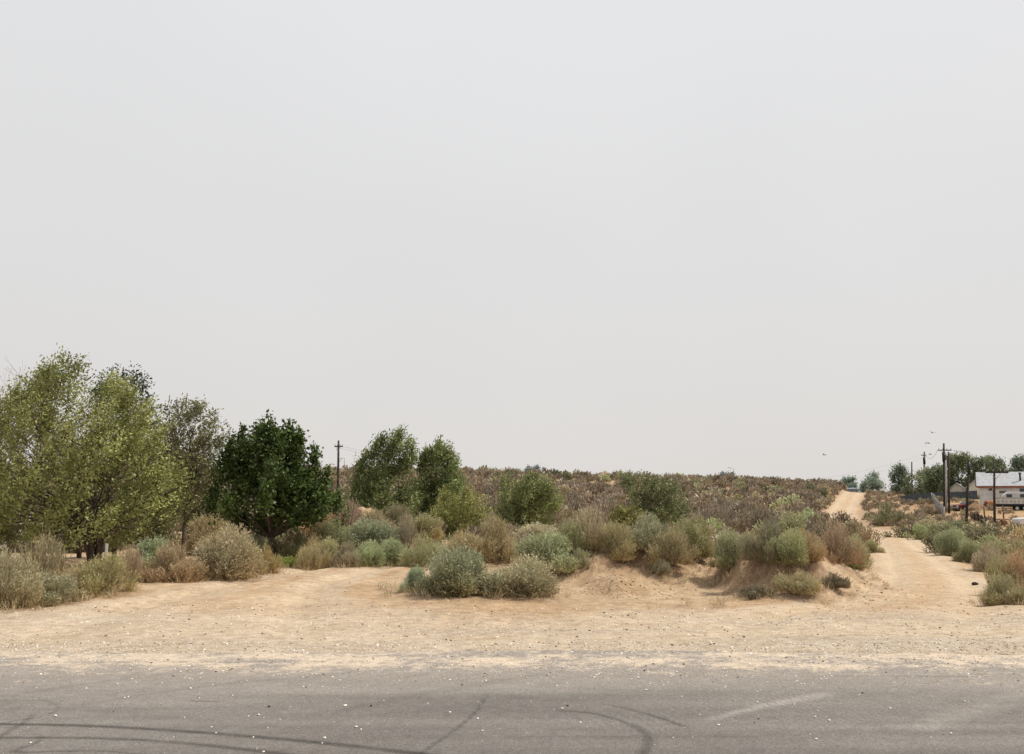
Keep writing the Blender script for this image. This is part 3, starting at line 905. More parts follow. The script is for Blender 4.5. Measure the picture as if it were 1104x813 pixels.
def make_tree(name, label, cat, px, D, outline, tint, ntw, leaf=(.09, .045), nl=12, twl=.4, wind=(0, 0, 0), gap=.42, freq=1.4, stems=1,
              trunk_r=.09, limbs=40, group=None, dr=.85, top=.8, seed=0, ncl=60, clump=.11, stretch=.5, fill=.22, plumes=(), bare=False, lean=0.0, var=.35, trunkmat='bark', droop=.5, base_py=600):
    r = np.random.default_rng(seed + 900)
    base = ground_at(px, D, base_py)
    root = empty(name, base)
    rows = np.array([(zof(py, D) - base[2], ray(xl, py)[0] * D - base[0], ray(xr, py)[0] * D - base[0]) for py, xl, xr in outline])
    rows = rows[np.argsort(rows[:, 0])]
    zmin, zmax = rows[0, 0], rows[-1, 0]
    def inside(n, outer):
        """n points in the crown's envelope; outer > .5 draws them to its skin"""
        pts = []
        while sum(len(q) for q in pts) < n:
            m = n * 4
            z = zmin + (zmax - zmin) * r.random(m)
            xl = np.interp(z, rows[:, 0], rows[:, 1]); xr = np.interp(z, rows[:, 0], rows[:, 2])
            hw = (xr - xl) / 2; cx = (xl + xr) / 2
            wmax = ((rows[:, 2] - rows[:, 1]) / 2).max()
            th = r.random(m) * 2 * math.pi
            rad = r.random(m) ** outer
            keep = r.random(m) < np.maximum((hw / wmax) ** 1.3, .12)
            pts.append(np.stack([cx + hw * rad * np.cos(th), hw * dr * rad * np.sin(th), z, cx, hw], 1)[keep])
        return np.concatenate(pts)[:n]
    size = math.sqrt((rows[:, 2] - rows[:, 1]).max() * (zmax - zmin))
    cr = size * clump
    ncl = max(10, int(ncl))
    CC = inside(ncl, .36)
    ci = r.integers(0, ncl, ntw)
    wv = unit(np.array(wind) + np.array((0, 0, .35)))
    T = CC[ci].copy()
    crs = (cr * (.6 + .8 * r.random(ncl)))[ci][:, None]
    T[:, :3] += r.normal(size=(ntw, 3)) * crs * np.array((.9, .9, .7)) * .6 + wv * (r.normal(size=(ntw, 1)) * crs * stretch)
    nin = int(ntw * fill)
    T[:nin] = inside(nin, .5)
    # long upright shoots that break the outline
    PT, PC = [], []
    for ppx, ppy in plumes:
        tipz = zof(ppy, D) - base[2]; tipx = ray(ppx, ppy)[0] * D - base[0]; tipy = r.normal() * size * .12
        Lp = size * .26; m = int(34 * size / 4) + 14
        q = r.random(m)
        sw = (.02 + .075 * q[:, None]) * size
        dvec = unit(np.array(wind) * .7 + np.array((0, 0, 1.0)))
        pp = np.array((tipx, tipy, tipz - twl * .3)) - dvec * (q[:, None] * Lp) + r.normal(size=(m, 3)) * sw * .5
        PT.append(np.concatenate([pp, np.full((m, 1), tipx), np.full((m, 1), size * .2)], 1)); PC.append(pp - dvec * size * .1 + r.normal(size=(m, 3)) * .02)
    # trim what strays far outside the outline
    xl = np.interp(T[:, 2], rows[:, 0], rows[:, 1]) - cr * .5; xr = np.interp(T[:, 2], rows[:, 0], rows[:, 2]) + cr * .5
    clc = CC[ci, :3]; clc[:nin] = T[:nin, :3] - np.array((0, 0, cr))
    kp = (T[:, 0] > xl) & (T[:, 0] < xr) & (T[:, 2] < zmax + cr * .3) & (T[:, 2] > zmin - cr * .2)
    T, clc, ci = T[kp], clc[kp], ci[kp]
    npl = 0
    if PT:
        PTa, PCa = np.concatenate(PT), np.concatenate(PC); npl = len(PTa)
        T = np.concatenate([T, PTa]); clc = np.concatenate([clc, PCa]); ci = np.concatenate([ci, r.integers(0, ncl, npl)])
    ntw = len(T)
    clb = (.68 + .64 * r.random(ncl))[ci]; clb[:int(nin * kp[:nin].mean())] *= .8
    P0 = T[:, :3]
    cen = np.stack([T[:, 3], np.zeros(len(T)), T[:, 2] - .35 * T[:, 4]], 1)
    rd = unit(P0 - cen)
    td = unit(rd * .8 + np.array((0, 0, droop)) + np.array(wind) + r.normal(size=P0.shape) * .4)
    if not bare:
        k = nl
        t = (np.arange(k)[None, :] + r.random((ntw, k))) / k - .5
        L_ = twl * (.6 + .8 * r.random((ntw, 1)))
        P = P0[:, None, :] + td[:, None, :] * (t * L_)[..., None] + r.normal(size=(ntw, k, 3)) * twl * .10
        Dr = unit(td[:, None, :] * .8 + np.array(wind) * .6 + r.normal(size=P.shape) * .75 + np.array((0, 0, -.15)))
        Pf = P.reshape(-1, 3); Df = Dr.reshape(-1, 3); n = len(Pf)
        V, Q = leaves(Pf, Df, leaf[0] * (.6 + .8 * r.random(n)), leaf[1] * (.7 + .6 * r.random(n)), r,
                      unit(unit(Pf - np.repeat(clc, k, 0)) * .9 + np.array((0, 0, .45)) + r.normal(size=(n, 3)) * .55))
        hf = np.clip((Pf[:, 2] - zmin) / (zmax - zmin), 0, 1)
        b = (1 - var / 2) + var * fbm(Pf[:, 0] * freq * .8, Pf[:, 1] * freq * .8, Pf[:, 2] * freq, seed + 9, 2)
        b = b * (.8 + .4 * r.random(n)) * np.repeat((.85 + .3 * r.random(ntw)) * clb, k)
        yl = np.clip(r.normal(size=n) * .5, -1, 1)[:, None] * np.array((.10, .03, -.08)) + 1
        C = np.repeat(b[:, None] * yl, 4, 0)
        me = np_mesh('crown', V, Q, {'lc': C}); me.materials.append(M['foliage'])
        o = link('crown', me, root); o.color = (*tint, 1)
    # trunk with limbs
    mb = MB()
    cx_top = np.interp(zmin + (zmax - zmin) * top, rows[:, 0], (rows[:, 1] + rows[:, 2]) / 2)
    lines = []
    for s in range(stems):
        a = 2 * math.pi * s / max(1, stems) + .6
        sp = (0 if stems == 1 else .45) * (rows[:, 2] - rows[:, 1]).max() / 2
        ex = cx_top * .8 + sp * math.cos(a) + lean; ey = sp * math.sin(a) * .8
        zt = zmin + (zmax - zmin) * (top - .12 * (s % 3 if stems > 1 else 0))
        n = 9
        pl, rl = [], []
        off = .06 if stems > 1 else 0
        for q in range(n):
            t = q / (n - 1)
            pl.append((off * math.cos(a) + ex * t ** 1.3 + .05 * math.sin(q * 1.7 + s) * t * (zt / 4), off * math.sin(a) + ey * t ** 1.3 + .04 * math.cos(q * 2.1 + s) * t * (zt / 4), -.1 + (zt + .1) * t))
            rl.append(trunk_r * (1.25 if q == 0 else 1) * (1 - .86 * t))
        mb.tube(pl, rl, 8)
        lines.append((np.array(pl), rl))
    sel = r.choice(len(P0), size=min(limbs, len(P0)), replace=False)
    for i in sel:
        e = P0[i]
        pl, rl = lines[int(r.integers(0, len(lines)))]
        zt = e[2] - (.5 + .5 * r.random()) * np.hypot(e[0] - np.interp(e[2], pl[:, 2], pl[:, 0]), e[1]) - .1
        zt = np.clip(zt, pl[:, 2].max() * .22, pl[:, 2].max() * .95)
        st = np.array((np.interp(zt, pl[:, 2], pl[:, 0]), np.interp(zt, pl[:, 2], pl[:, 1]), zt))
        rs = max(.006, np.interp(zt, pl[:, 2], rl) * .5)
        m1 = st * .6 + e * .4 + np.array((0, 0, .06)) + r.normal(size=3) * .05
        m2 = st * .25 + e * .75 + r.normal(size=3) * .05
        mb.tube([st, m1, m2, e + td[i] * twl * .4], [rs, rs * .7, rs * .45, .004 + rs * .12], 5, False)
        if bare:
            for _ in range(5):
                q = .35 + .6 * r.random()
                s0 = st * (1 - q) + e * q
                d = unit(e - st + r.normal(size=3) * .6 + np.array((0, 0, .5)))
                mb.tube([s0, s0 + d * twl * .5, s0 + d * twl + r.normal(size=3) * .06], [rs * .35, rs * .22, .004], 4, False)
    mb.build('trunk', M[trunkmat], root, True)
    tag(root, label, cat, group)
    TREE_SPOTS.append((base[0], base[1], max(.5, (rows[:, 2] - rows[:, 1]).max() * .3)))
    return root


G_BIG = (.265, .265, .10)
make_tree('broadleaf_tree', 'big pale yellow-green tree with several trunks at the left edge', 'tree', 103, 21.5,
          [(394, 60, 92), (406, 42, 118), (422, 16, 140), (442, -8, 158), (462, -40, 174), (485, -60, 182), (515, -60, 191), (545, -55, 193), (568, -50, 182), (580, -30, 158), (588, 50, 135)],
          (.27, .282, .10), 3600, (.075, .037), 15, .40, (.35, 0, .08), stems=6, trunk_r=.06, limbs=150, dr=.8, seed=1, var=.5, droop=.5, ncl=105, clump=.062, fill=.15, stretch=1.0,
          plumes=((70, 376), (88, 384), (106, 394), (44, 396), (30, 404), (122, 402), (146, 416), (165, 436), (6, 424), (178, 462), (-14, 440), (192, 505), (58, 388)))
make_tree('dead_tree', 'bare grey dead tree poking up behind the big pale tree', 'tree', 25, 28,
          [(398, 8, 50), (420, 0, 60), (450, -10, 60), (500, -20, 70)], (.2, .2, .2), 90, twl=.6, bare=True, limbs=70, gap=0, stems=2, trunk_r=.06, seed=2, trunkmat='deadwood', base_py=590)
make_tree('conifer_tree', 'dark evergreen tree showing above the right shoulder of the big pale tree', 'tree', 138, 30,
          [(402, 112, 142), (412, 105, 158), (428, 100, 168), (450, 95, 176), (490, 90, 180), (540, 90, 182), (580, 95, 175)],
          (.05, .07, .03), 1500, (.11, .05), 10, .4, (.1, 0, .1), .44, 1.2, trunk_r=.12, seed=3, limbs=30)
make_tree('slim_tree', 'slim tree with a bare reddish trunk left of the dark round tree', 'tree', 197, 24.5,
          [(434, 178, 205), (442, 170, 226), (458, 172, 242), (478, 176, 247), (500, 180, 245), (520, 185, 238), (540, 190, 226)],
          (.21, .205, .105), 950, (.085, .04), 11, .36, (.35, 0, .1), .47, 1.6, trunk_r=.075, limbs=60, top=.75, seed=4, lean=.02, var=.6)
make_tree('low_tree', 'low dark tree in the gap between slim tree and dark round tree', 'tree', 222, 34,
          [(525, 205, 240), (545, 198, 248), (568, 198, 246), (584, 205, 240)], (.10, .11, .05), 600, (.1, .06), 9, .35, (.2, 0, 0), .45, 1.5, seed=5, limbs=20)
make_tree('low_tree', 'low green tree just behind the right side of the big pale tree', 'tree', 165, 31,
          [(480, 140, 200), (520, 135, 208), (560, 135, 205), (590, 140, 195)], (.16, .16, .07), 900, (.1, .05), 10, .4, (.2, 0, 0), .42, 1.4, seed=55, limbs=20)
make_tree('broadleaf_tree', 'dense dark green round-headed tree standing right of the slim tree', 'tree', 292, 22.5,
          [(468, 274, 314), (478, 262, 326), (492, 252, 336), (512, 244, 345), (530, 239, 352), (545, 238, 353), (556, 244, 344), (566, 258, 330), (572, 276, 310)],
          (.078, .115, .03), 2500, (.095, .058), 12, .34, (.1, 0, .15), trunk_r=.10, limbs=80, top=.7, dr=.9, seed=6, var=.8, droop=.6, ncl=46, clump=.072, fill=.13, stretch=.7,
          plumes=((296, 449), (282, 453), (312, 455), (266, 460), (326, 464), (250, 470), (340, 480), (240, 488), (351, 500), (360, 528), (230, 520)))
make_tree('windblown_tree', 'tall windswept dark green tree, left one of the pair behind the left dune', 'tree', 415, 44,
          [(468, 420, 436), (478, 403, 440), (490, 398, 442), (505, 394, 443), (520, 384, 445), (540, 370, 448), (556, 368, 447), (568, 378, 440)],
          (.185, .22, .085), 1600, (.15, .06), 12, .62, (.55, 0, .35), .45, .8, trunk_r=.12, limbs=50, seed=7, ncl=50, clump=.085, stretch=1.4, fill=.14, plumes=((433, 461), (424, 466), (404, 472), (396, 484), (445, 478), (412, 468), (390, 497)), var=.8, base_py=565)
make_tree('windblown_tree', 'windswept dark green tree, right one of the pair behind the left dune', 'tree', 470, 45,
          [(482, 464, 480), (492, 455, 486), (502, 451, 490), (518, 449, 493), (540, 444, 502), (558, 446, 506), (570, 452, 498)],
          (.19, .225, .088), 1500, (.15, .06), 12, .6, (.5, 0, .35), .43, .8, trunk_r=.12, limbs=40, seed=8, ncl=50, clump=.085, stretch=1.4, fill=.14, plumes=((472, 474), (482, 482), (491, 494), (459, 484), (497, 512)), var=.7, base_py=565)
make_tree('young_tree', 'small yellow-green tree at the right foot of the windswept pair', 'tree', 496, 40,
          [(526, 480, 504), (540, 470, 520), (556, 464, 528), (572, 464, 530), (584, 474, 520)], (.26, .265, .09), 700, (.13, .06), 10, .45, (.35, 0, .1), .45, 1.0, stems=3, trunk_r=.04, seed=9, limbs=24, base_py=580)
make_tree('bushy_tree', 'round bushy green tree alone in the middle before the hillside', 'tree', 566, 50,
          [(515, 545, 585), (522, 538, 594), (535, 534, 602), (548, 533, 604), (560, 536, 600), (572, 545, 590)],
          (.215, .24, .095), 1400, (.16, .065), 11, .6, (.4, 0, .25), .40, .9, stems=4, trunk_r=.05, seed=10, limbs=40, base_py=570)
make_tree('bushy_tree', 'dark green spreading tree behind the middle mound', 'tree', 706, 52,
          [(514, 674, 700), (520, 672, 722), (532, 675, 738), (545, 680, 742), (556, 686, 742), (565, 695, 735)],
          (.185, .205, .095), 1000, (.15, .065), 10, .6, (.4, 0, .1), .46, .9, stems=3, trunk_r=.06, seed=11, limbs=40, base_py=565)
make_tree('young_tree', 'small bright yellow-green bush tree left of the dark spreading tree', 'tree', 674, 38,
          [(548, 664, 684), (558, 658, 692), (572, 656, 694), (584, 662, 688)], (.22, .21, .065), 420, (.11, .055), 9, .4, (.2, 0, .2), .42, 1.2, stems=3, trunk_r=.03, seed=12, limbs=16, base_py=580)
# skyline and right-hand trees
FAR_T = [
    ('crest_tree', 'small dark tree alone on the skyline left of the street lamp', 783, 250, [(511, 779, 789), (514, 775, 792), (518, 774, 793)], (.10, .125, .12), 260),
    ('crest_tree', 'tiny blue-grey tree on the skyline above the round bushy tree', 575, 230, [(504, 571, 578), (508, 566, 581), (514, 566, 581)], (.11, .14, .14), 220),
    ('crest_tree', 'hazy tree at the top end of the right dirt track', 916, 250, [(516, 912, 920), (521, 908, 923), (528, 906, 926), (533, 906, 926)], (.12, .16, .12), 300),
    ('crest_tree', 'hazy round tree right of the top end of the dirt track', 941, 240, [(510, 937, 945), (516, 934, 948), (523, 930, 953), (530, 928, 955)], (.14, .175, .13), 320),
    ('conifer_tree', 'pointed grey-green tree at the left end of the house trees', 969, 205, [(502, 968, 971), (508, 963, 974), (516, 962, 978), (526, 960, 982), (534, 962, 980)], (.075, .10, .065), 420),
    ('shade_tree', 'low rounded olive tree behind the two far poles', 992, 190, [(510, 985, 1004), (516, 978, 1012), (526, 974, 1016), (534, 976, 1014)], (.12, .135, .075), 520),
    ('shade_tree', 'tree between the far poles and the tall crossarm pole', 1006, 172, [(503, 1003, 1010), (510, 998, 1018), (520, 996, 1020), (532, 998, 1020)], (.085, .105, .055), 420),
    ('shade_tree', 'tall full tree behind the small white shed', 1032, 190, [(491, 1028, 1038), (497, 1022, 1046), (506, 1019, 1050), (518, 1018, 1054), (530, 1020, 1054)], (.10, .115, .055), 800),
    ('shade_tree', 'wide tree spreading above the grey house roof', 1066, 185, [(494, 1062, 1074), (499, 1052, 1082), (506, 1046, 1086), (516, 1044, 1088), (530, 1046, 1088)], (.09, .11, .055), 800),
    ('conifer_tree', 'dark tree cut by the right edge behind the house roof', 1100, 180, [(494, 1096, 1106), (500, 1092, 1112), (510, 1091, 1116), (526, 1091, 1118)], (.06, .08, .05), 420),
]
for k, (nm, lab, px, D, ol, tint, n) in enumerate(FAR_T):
    tint = tuple(c * 1.75 + .018 for c in tint); n = int(n * 1.35)  # lifted, greyer tints paint distance haze into the leaf colour
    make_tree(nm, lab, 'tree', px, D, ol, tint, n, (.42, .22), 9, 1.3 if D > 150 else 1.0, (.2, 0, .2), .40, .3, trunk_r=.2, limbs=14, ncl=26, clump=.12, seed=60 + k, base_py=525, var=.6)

# ------------------------------------------------------------------ shrubs over the hillside
def hillside():
    r = np.random.default_rng(77)
    n = 26000
    y = np.sqrt(26 ** 2 + (236 ** 2 - 26 ** 2) * r.random(n))
    u = -.66 + 1.32 * r.random(n)
    x = u * y
    rt = np.abs(track(x, y, RTx)); cxr = np.interp(y, RTx[:, 0], RTx[:, 1]); hwr = np.interp(y, RTx[:, 0], RTx[:, 2])
    dist_r = np.abs(x - cxr) - hwr
    lt = np.abs(track(x, y, LTx))
    right = x > cxr
    dens = np.where(right, .40, 1.0)
    dens = np.where(right & (u > .40) & (y > 58), .10, dens)
    dens = np.where(right & (y > 96), .30, dens)                     # the thin grass round the house
    dens = np.where(right & (u > .47) & (y > 96), .07, dens)
    dens *= np.where(y < 55, .33, 1) * (.2 + 1.15 * sstep(.34, .56, fbm(x * .08, y * .05, 0, 171, 3)))
    keep = (r.random(n) < dens) & (dist_r > np.where(y < 125, 1.0, .5)) & (lt > 1.25)
    x, y = x[keep], y[keep]
    w = (1.1 + 2.0 * r.random(len(x)) ** 2.0) * np.where(x > np.interp(y, RTx[:, 0], RTx[:, 1]), .8, 1)
    w = np.where(y < 55, np.minimum(w, 1.05), w)
    w = np.where((x / y > .36) & (y > 45), np.minimum(w, 1.3), w)
    ok = np.ones(len(x), bool)
    for sx, sy, sr in SHRUB_SPOTS + TREE_SPOTS:
        ok &= np.hypot(x - sx, y - sy) > (sr + w * .3)
    x, y, w = x[ok], y[ok], w[ok]
    # thin out overlaps
    cell = {}
    sel = []
    for i in np.argsort(-w):
        c = (int(x[i] // 3), int(y[i] // 3)); bad = False
        for a in (-1, 0, 1):
            for b in (-1, 0, 1):
                for j in cell.get((c[0] + a, c[1] + b), ()):
                    if (x[i] - x[j]) ** 2 + (y[i] - y[j]) ** 2 < (.42 * (w[i] + w[j])) ** 2:
                        bad = True
        if not bad:
            cell.setdefault(c, []).append(i); sel.append(i)
    sel = np.array(sel); x, y, w = x[sel], y[sel], w[sel]
    z = H(x, y)
    kinds = ['sage', 'tan', 'brush']
    kd = r.choice(3, size=len(x), p=[.42, .42, .16])
    tn = r.choice(6, size=len(x), p=[.53, .28, .08, .07, .0, .04])
    tints = [TINT['mauve'], TINT['brown'], TINT['greytan'], TINT['sage'], TINT['tan'], TINT['dark']]
    hk = [.9, .85, .8]
    order = np.argsort(-(w / y))
    vis = [i for i in order if abs(x[i] / y[i]) < .57]
    n_ind = 210
    ind = set(vis[:n_ind])
    for i in vis[:n_ind]:
        kind = kinds[kd[i]]
        me, st = MID[kind][int(r.integers(0, 3))]
        root = empty('shrub', (x[i], y[i], z[i] - .04), r.random() * 6.28)
        root.scale = (w[i], w[i] * (.9 + .2 * r.random()), w[i] * (.48 + .22 * r.random()))
        f = link('foliage', me, root); link('stems', st, root)
        t = np.array(tints[tn[i]]) * (.6 + .35 * r.random()) * (1.15 if y[i] < 50 else 1)
        f.color = (*t, 1)
        cxr = np.interp(y[i], RTx[:, 0], RTx[:, 1])
        if x[i] > cxr:
            tag(root, 'dry shrub scattered over the open ground right of the right dirt track', 'shrub', 'shrubs right of the right dirt track')
        elif y[i] < 50:
            tag(root, 'dry shrub filling in between the trees and mounds below the hillside', 'shrub', 'shrubs between the trees and mounds')
        else:
            tag(root, 'dry brown-grey shrub in the cover on the lower hillside', 'shrub', 'shrubs on the lower hillside')
    vs, qs, cs = [], [], []
    off = 0
    for i in range(len(x)):
        if i in ind:
            continue
        V, Q, C = FARV[kinds[kd[i]]][int(r.integers(0, 3))]
        a = r.random() * 6.28; ca, sa = math.cos(a), math.sin(a)
        q = V * np.array((w[i], w[i], w[i] * (.5 + .25 * r.random())))
        vs.append(np.stack([q[:, 0] * ca - q[:, 1] * sa + x[i], q[:, 0] * sa + q[:, 1] * ca + y[i], q[:, 2] + z[i] - .04], 1))
        qs.append(Q + off); off += len(V)
        t = np.array(tints[tn[i]]) * (.68 + .5 * r.random())
        cs.append(C * t)
    me = np_mesh('hillside_scrub', np.concatenate(vs), np.concatenate(qs), {'lc': np.concatenate(cs)})
    o = link('hillside_scrub', me, None, M['foliage']); o.color = (1, 1, 1, 1)
    tag(o, 'mass of small dry shrubs covering the far hillside up to the skyline', 'scrub', None, 'stuff')
    print('hillside shrubs', len(x), 'quads', off // 4)


hillside()
build_ground()

def dry_grass():
    r = np.random.default_rng(41)
    pts = []
    for sx, sy, sr in SHRUB_SPOTS:
        if sy > 42: continue
        n = 7
        a = r.random(n) * 6.28; q = sr * (.85 + .5 * r.random(n))
        pts.append(np.stack([sx + q * np.cos(a), sy + q * np.sin(a)], 1))
    for T in (RTx, LTx):
        y = 14.5 + 26 * r.random(130) ** 1.5; sd = np.where(r.random(130) < .5, -1, 1)
        pts.append(np.stack([np.interp(y, T[:, 0], T[:, 1]) + sd * np.interp(y, T[:, 0], T[:, 2]) * (1.05 + .5 * r.random(130)), y], 1))
    C = np.concatenate(pts)
    nb = 16
    P = np.repeat(C, nb, 0); n = len(P)
    P = P + r.normal(size=P.shape) * .045
    z = H(P[:, 0], P[:, 1]) - .01
    Dr = unit(np.stack([r.normal(size=n) * .55, r.normal(size=n) * .55, np.ones(n)], 1))
    V, Q = leaves(np.stack([P[:, 0], P[:, 1], z], 1), Dr, np.repeat(.06 + .14 * r.random(len(C)), nb) * (.6 + .7 * r.random(n)), .009, r)
    col = np.repeat((.7 + .5 * r.random((len(C), 1))) * np.array((.5, .40, .25)), nb, 0) * (.8 + .4 * r.random((n, 1)))
    o = link('dry_grass', np_mesh('dry_grass', V, Q, {'lc': np.repeat(col, 4, 0)}), None, M['foliage']); o.color = (1, 1, 1, 1)
    tag(o, 'sparse dry straw-coloured grass and litter around shrubs and track edges', 'grass', None, 'stuff')


dry_grass()

# ------------------------------------------------------------------ poles and wires
def pole(name, label, px0, px1, top_py, D, base_py=560, r0=.16, arm=None, mat='polewood', extras=(), group=None, arm_w=.13):
    b = ground_at(px0, D, base_py)
    t = at(px1, top_py, D)
    root = empty(name, b)
    mb = MB(); q = t - b
    mb.tube([(0, 0, -.6), q * .5, q], [r0, r0 * .85, r0 * .65], 12)
    mb.build('shaft', M[mat], root, True)
    for (py, xl, xr) in (arm or []):
        zl = zof(py, D) - b[2]; x0 = ray(xl, py)[0] * D - b[0]; x1 = ray(xr, py)[0] * D - b[0]
        m = MB(); m.box(((x0 + x1) / 2, -r0 - .06, zl), (x1 - x0, .11, arm_w))
        a = m.build('crossarm', M['polewood'], root)
        for f in (.06, .34, .66, .94):
            i = MB(); xx = x0 + (x1 - x0) * f
            i.tube([(xx, -r0 - .06, zl + arm_w * .5), (xx, -r0 - .06, zl + arm_w * .5 + .1), (xx, -r0 - .06, zl + arm_w * .5 + .2)], [.035, .06, .03], 8)
            i.build('insulator', M['galv'], a)
        cxp = q[0] * (zl / q[2])
        for s in (-1, 1):
            br = MB(); br.tube([(cxp, -r0 - .13, zl - .7), (cxp + s * min(abs(x1 - cxp), abs(x0 - cxp)) * .6, -r0 - .13, zl - .05)], .025, 5)
            br.build('brace', M['galv'], a)
    for kind, py in extras:
        zl = zof(py, D) - b[2]; cxp = q[0] * (zl / q[2])
        m = MB()
        if kind == 'transformer':
            m.tube([(cxp + .42, 0, zl - .4), (cxp + .42, 0, zl - .36), (cxp + .42, 0, zl + .36), (cxp + .42, 0, zl + .42)], [.2, .25, .25, .18], 12)
            m.box((cxp + .2, 0, zl), (.25, .1, .12))
            m.build('transformer', M['galv'], root)
        elif kind == 'sleeve':
            m.tube([(cxp, 0, zl - .7), (cxp, 0, zl + .7)], r0 * 1.25, 12)
            m.build('dark_sleeve', M['dark'], root, True)
        elif kind == 'bracket':
            m.tube([(cxp, -.1, zl), (cxp + .75, -.1, zl), (cxp + .75, -.1, zl - 1.0)], .035, 6)
            m.tube([(cxp, -.1, zl - .7), (cxp + .45, -.1, zl)], .03, 6)
            m.build('bracket', M['galv'], root, True)
    tag(root, label, 'utility pole', group)
    return b, t


pole('utility_pole', 'lone utility pole with short crossarm between dark round tree and windswept trees', 364, 365, 475, 112, 553, .17, [(481.5, 361, 370)], extras=(('bracket', 494),))
pole('utility_pole', 'tallest utility pole with one wide crossarm on the right side', 1018, 1017.5, 478, 132, 545, .19, [(485.5, 1010.5, 1025)], extras=(('sleeve', 493),))
pole('metal_pole', 'pale grey pole standing close beside the tallest crossarm pole', 1019.8, 1019.6, 496, 128, 545, .14, mat='polegrey')
pole('utility_pole', 'dark bare-topped pole just right of the tallest crossarm pole', 1022.5, 1022.7, 487.5, 125, 545, .15)
pole('utility_pole', 'leaning dark pole with no crossarm before the brown plank fence', 1041, 1045, 495.5, 106, 562, .15, extras=(('sleeve', 505),))
pole('utility_pole', 'dark T-shaped pole with a low crossarm in front of the house', 1072, 1072, 495, 100, 568, .14, [(509.3, 1061.5, 1086)], arm_w=.2)
pole('utility_pole', 'far utility pole with short arm above the low olive tree', 996, 996.5, 487, 195, 530, .2, [(491, 992.5, 998)], extras=(('sleeve', 497),))
pole('utility_pole', 'farthest bare utility pole left of the one with the short arm', 983, 983, 498, 225, 530, .2)
pole('utility_pole', 'tiny thin pole on the skyline above the bushy tree', 588, 588, 504, 215, 520, .1)


def wire(name, label, a, b, sag, r=.02, group=None):
    a, b = np.array(a), np.array(b)
    mb = MB()
    pts = []
    for k in range(25):
        t = k / 24
        p = a * (1 - t) + b * t
        p[2] -= sag * 4 * t * (1 - t)
        pts.append(p - a)
    mb.tube(pts, r, 5)
    o = mb.build(name, M['wire'], None, True)
    o.location = tuple(a)
    tag(o, label, 'wire', group)


wire('power_line', 'faint upper power line crossing the sky above the hillside', at(369, 481.5, 112), at(992.5, 490.5, 195), 6.0, .008)
wire('power_line', 'faint lower power line crossing the sky above the hillside', at(362, 482, 112.2), at(998, 492, 195.2), 7.2, .008)
wire('power_line', 'wire from the tallest crossarm pole to the far pole with short arm', at(1011, 485, 131.7), at(997.5, 490.5, 194.7), 1.0, .02)
wire('power_line', 'wire from the T-shaped pole left toward the leaning pole', at(1062.5, 509, 99.7), at(1045, 497, 105.9), .5, .014)
# long thin dark line low over the hillside, built as rails on posts
def hill_line():
    pts_px = [(575, 522, 150), (640, 525.5, 150), (700, 527.5, 150), (760, 529, 150), (820, 530.3, 150), (886, 531.5, 150)]
    pts = []
    for px, py, D in pts_px:
        x = ray(px, py)[0] * D
        pts.append(np.array((x, D, Hs(x, D) + 1.75)))
    root = empty('hillside_line', pts[0] - np.array((0, 0, 1.75)))
    for p in pts:
        m = MB(); g = p - pts[0] + np.array((0, 0, 1.75))
        m.tube([g + np.array((0, 0, -2.0)), g + np.array((0, 0, .06))], .06, 6); m.build('post', M['fencewood'], root, True)
    for dz in (0, -.18):
        m = MB()
        m.tube([p - pts[0] + np.array((0, 0, 1.75 + dz)) for p in pts], .03, 5); m.build('rail', M['polewood'], root, True)
    tag(root, 'thin dark line running level across the shrubby hillside', 'fence')


hill_line()

# street lamp far behind the crest
def street_lamp():
    D = 252
    b = ground_at(791, D, 520); t = at(791, 505.5, D) - b
    root = empty('street_lamp', b)
    m = MB(); m.tube([(0, 0, -.5), t * .6, t, t + np.array((-.5, 0, .25)), t + np.array((-1.0, 0, .3))], [.1, .08, .06, .05, .05], 8); m.build('shaft', M['galv'], root, True)
    m = MB(); m.box(t + np.array((-1.3, 0, .28)), (.7, .28, .16), 0, .7); m.build('lamp_head', M['galv'], root)
    tag(root, 'thin street lamp with bent arm on the skyline right of the small dark tree', 'street lamp')


street_lamp()

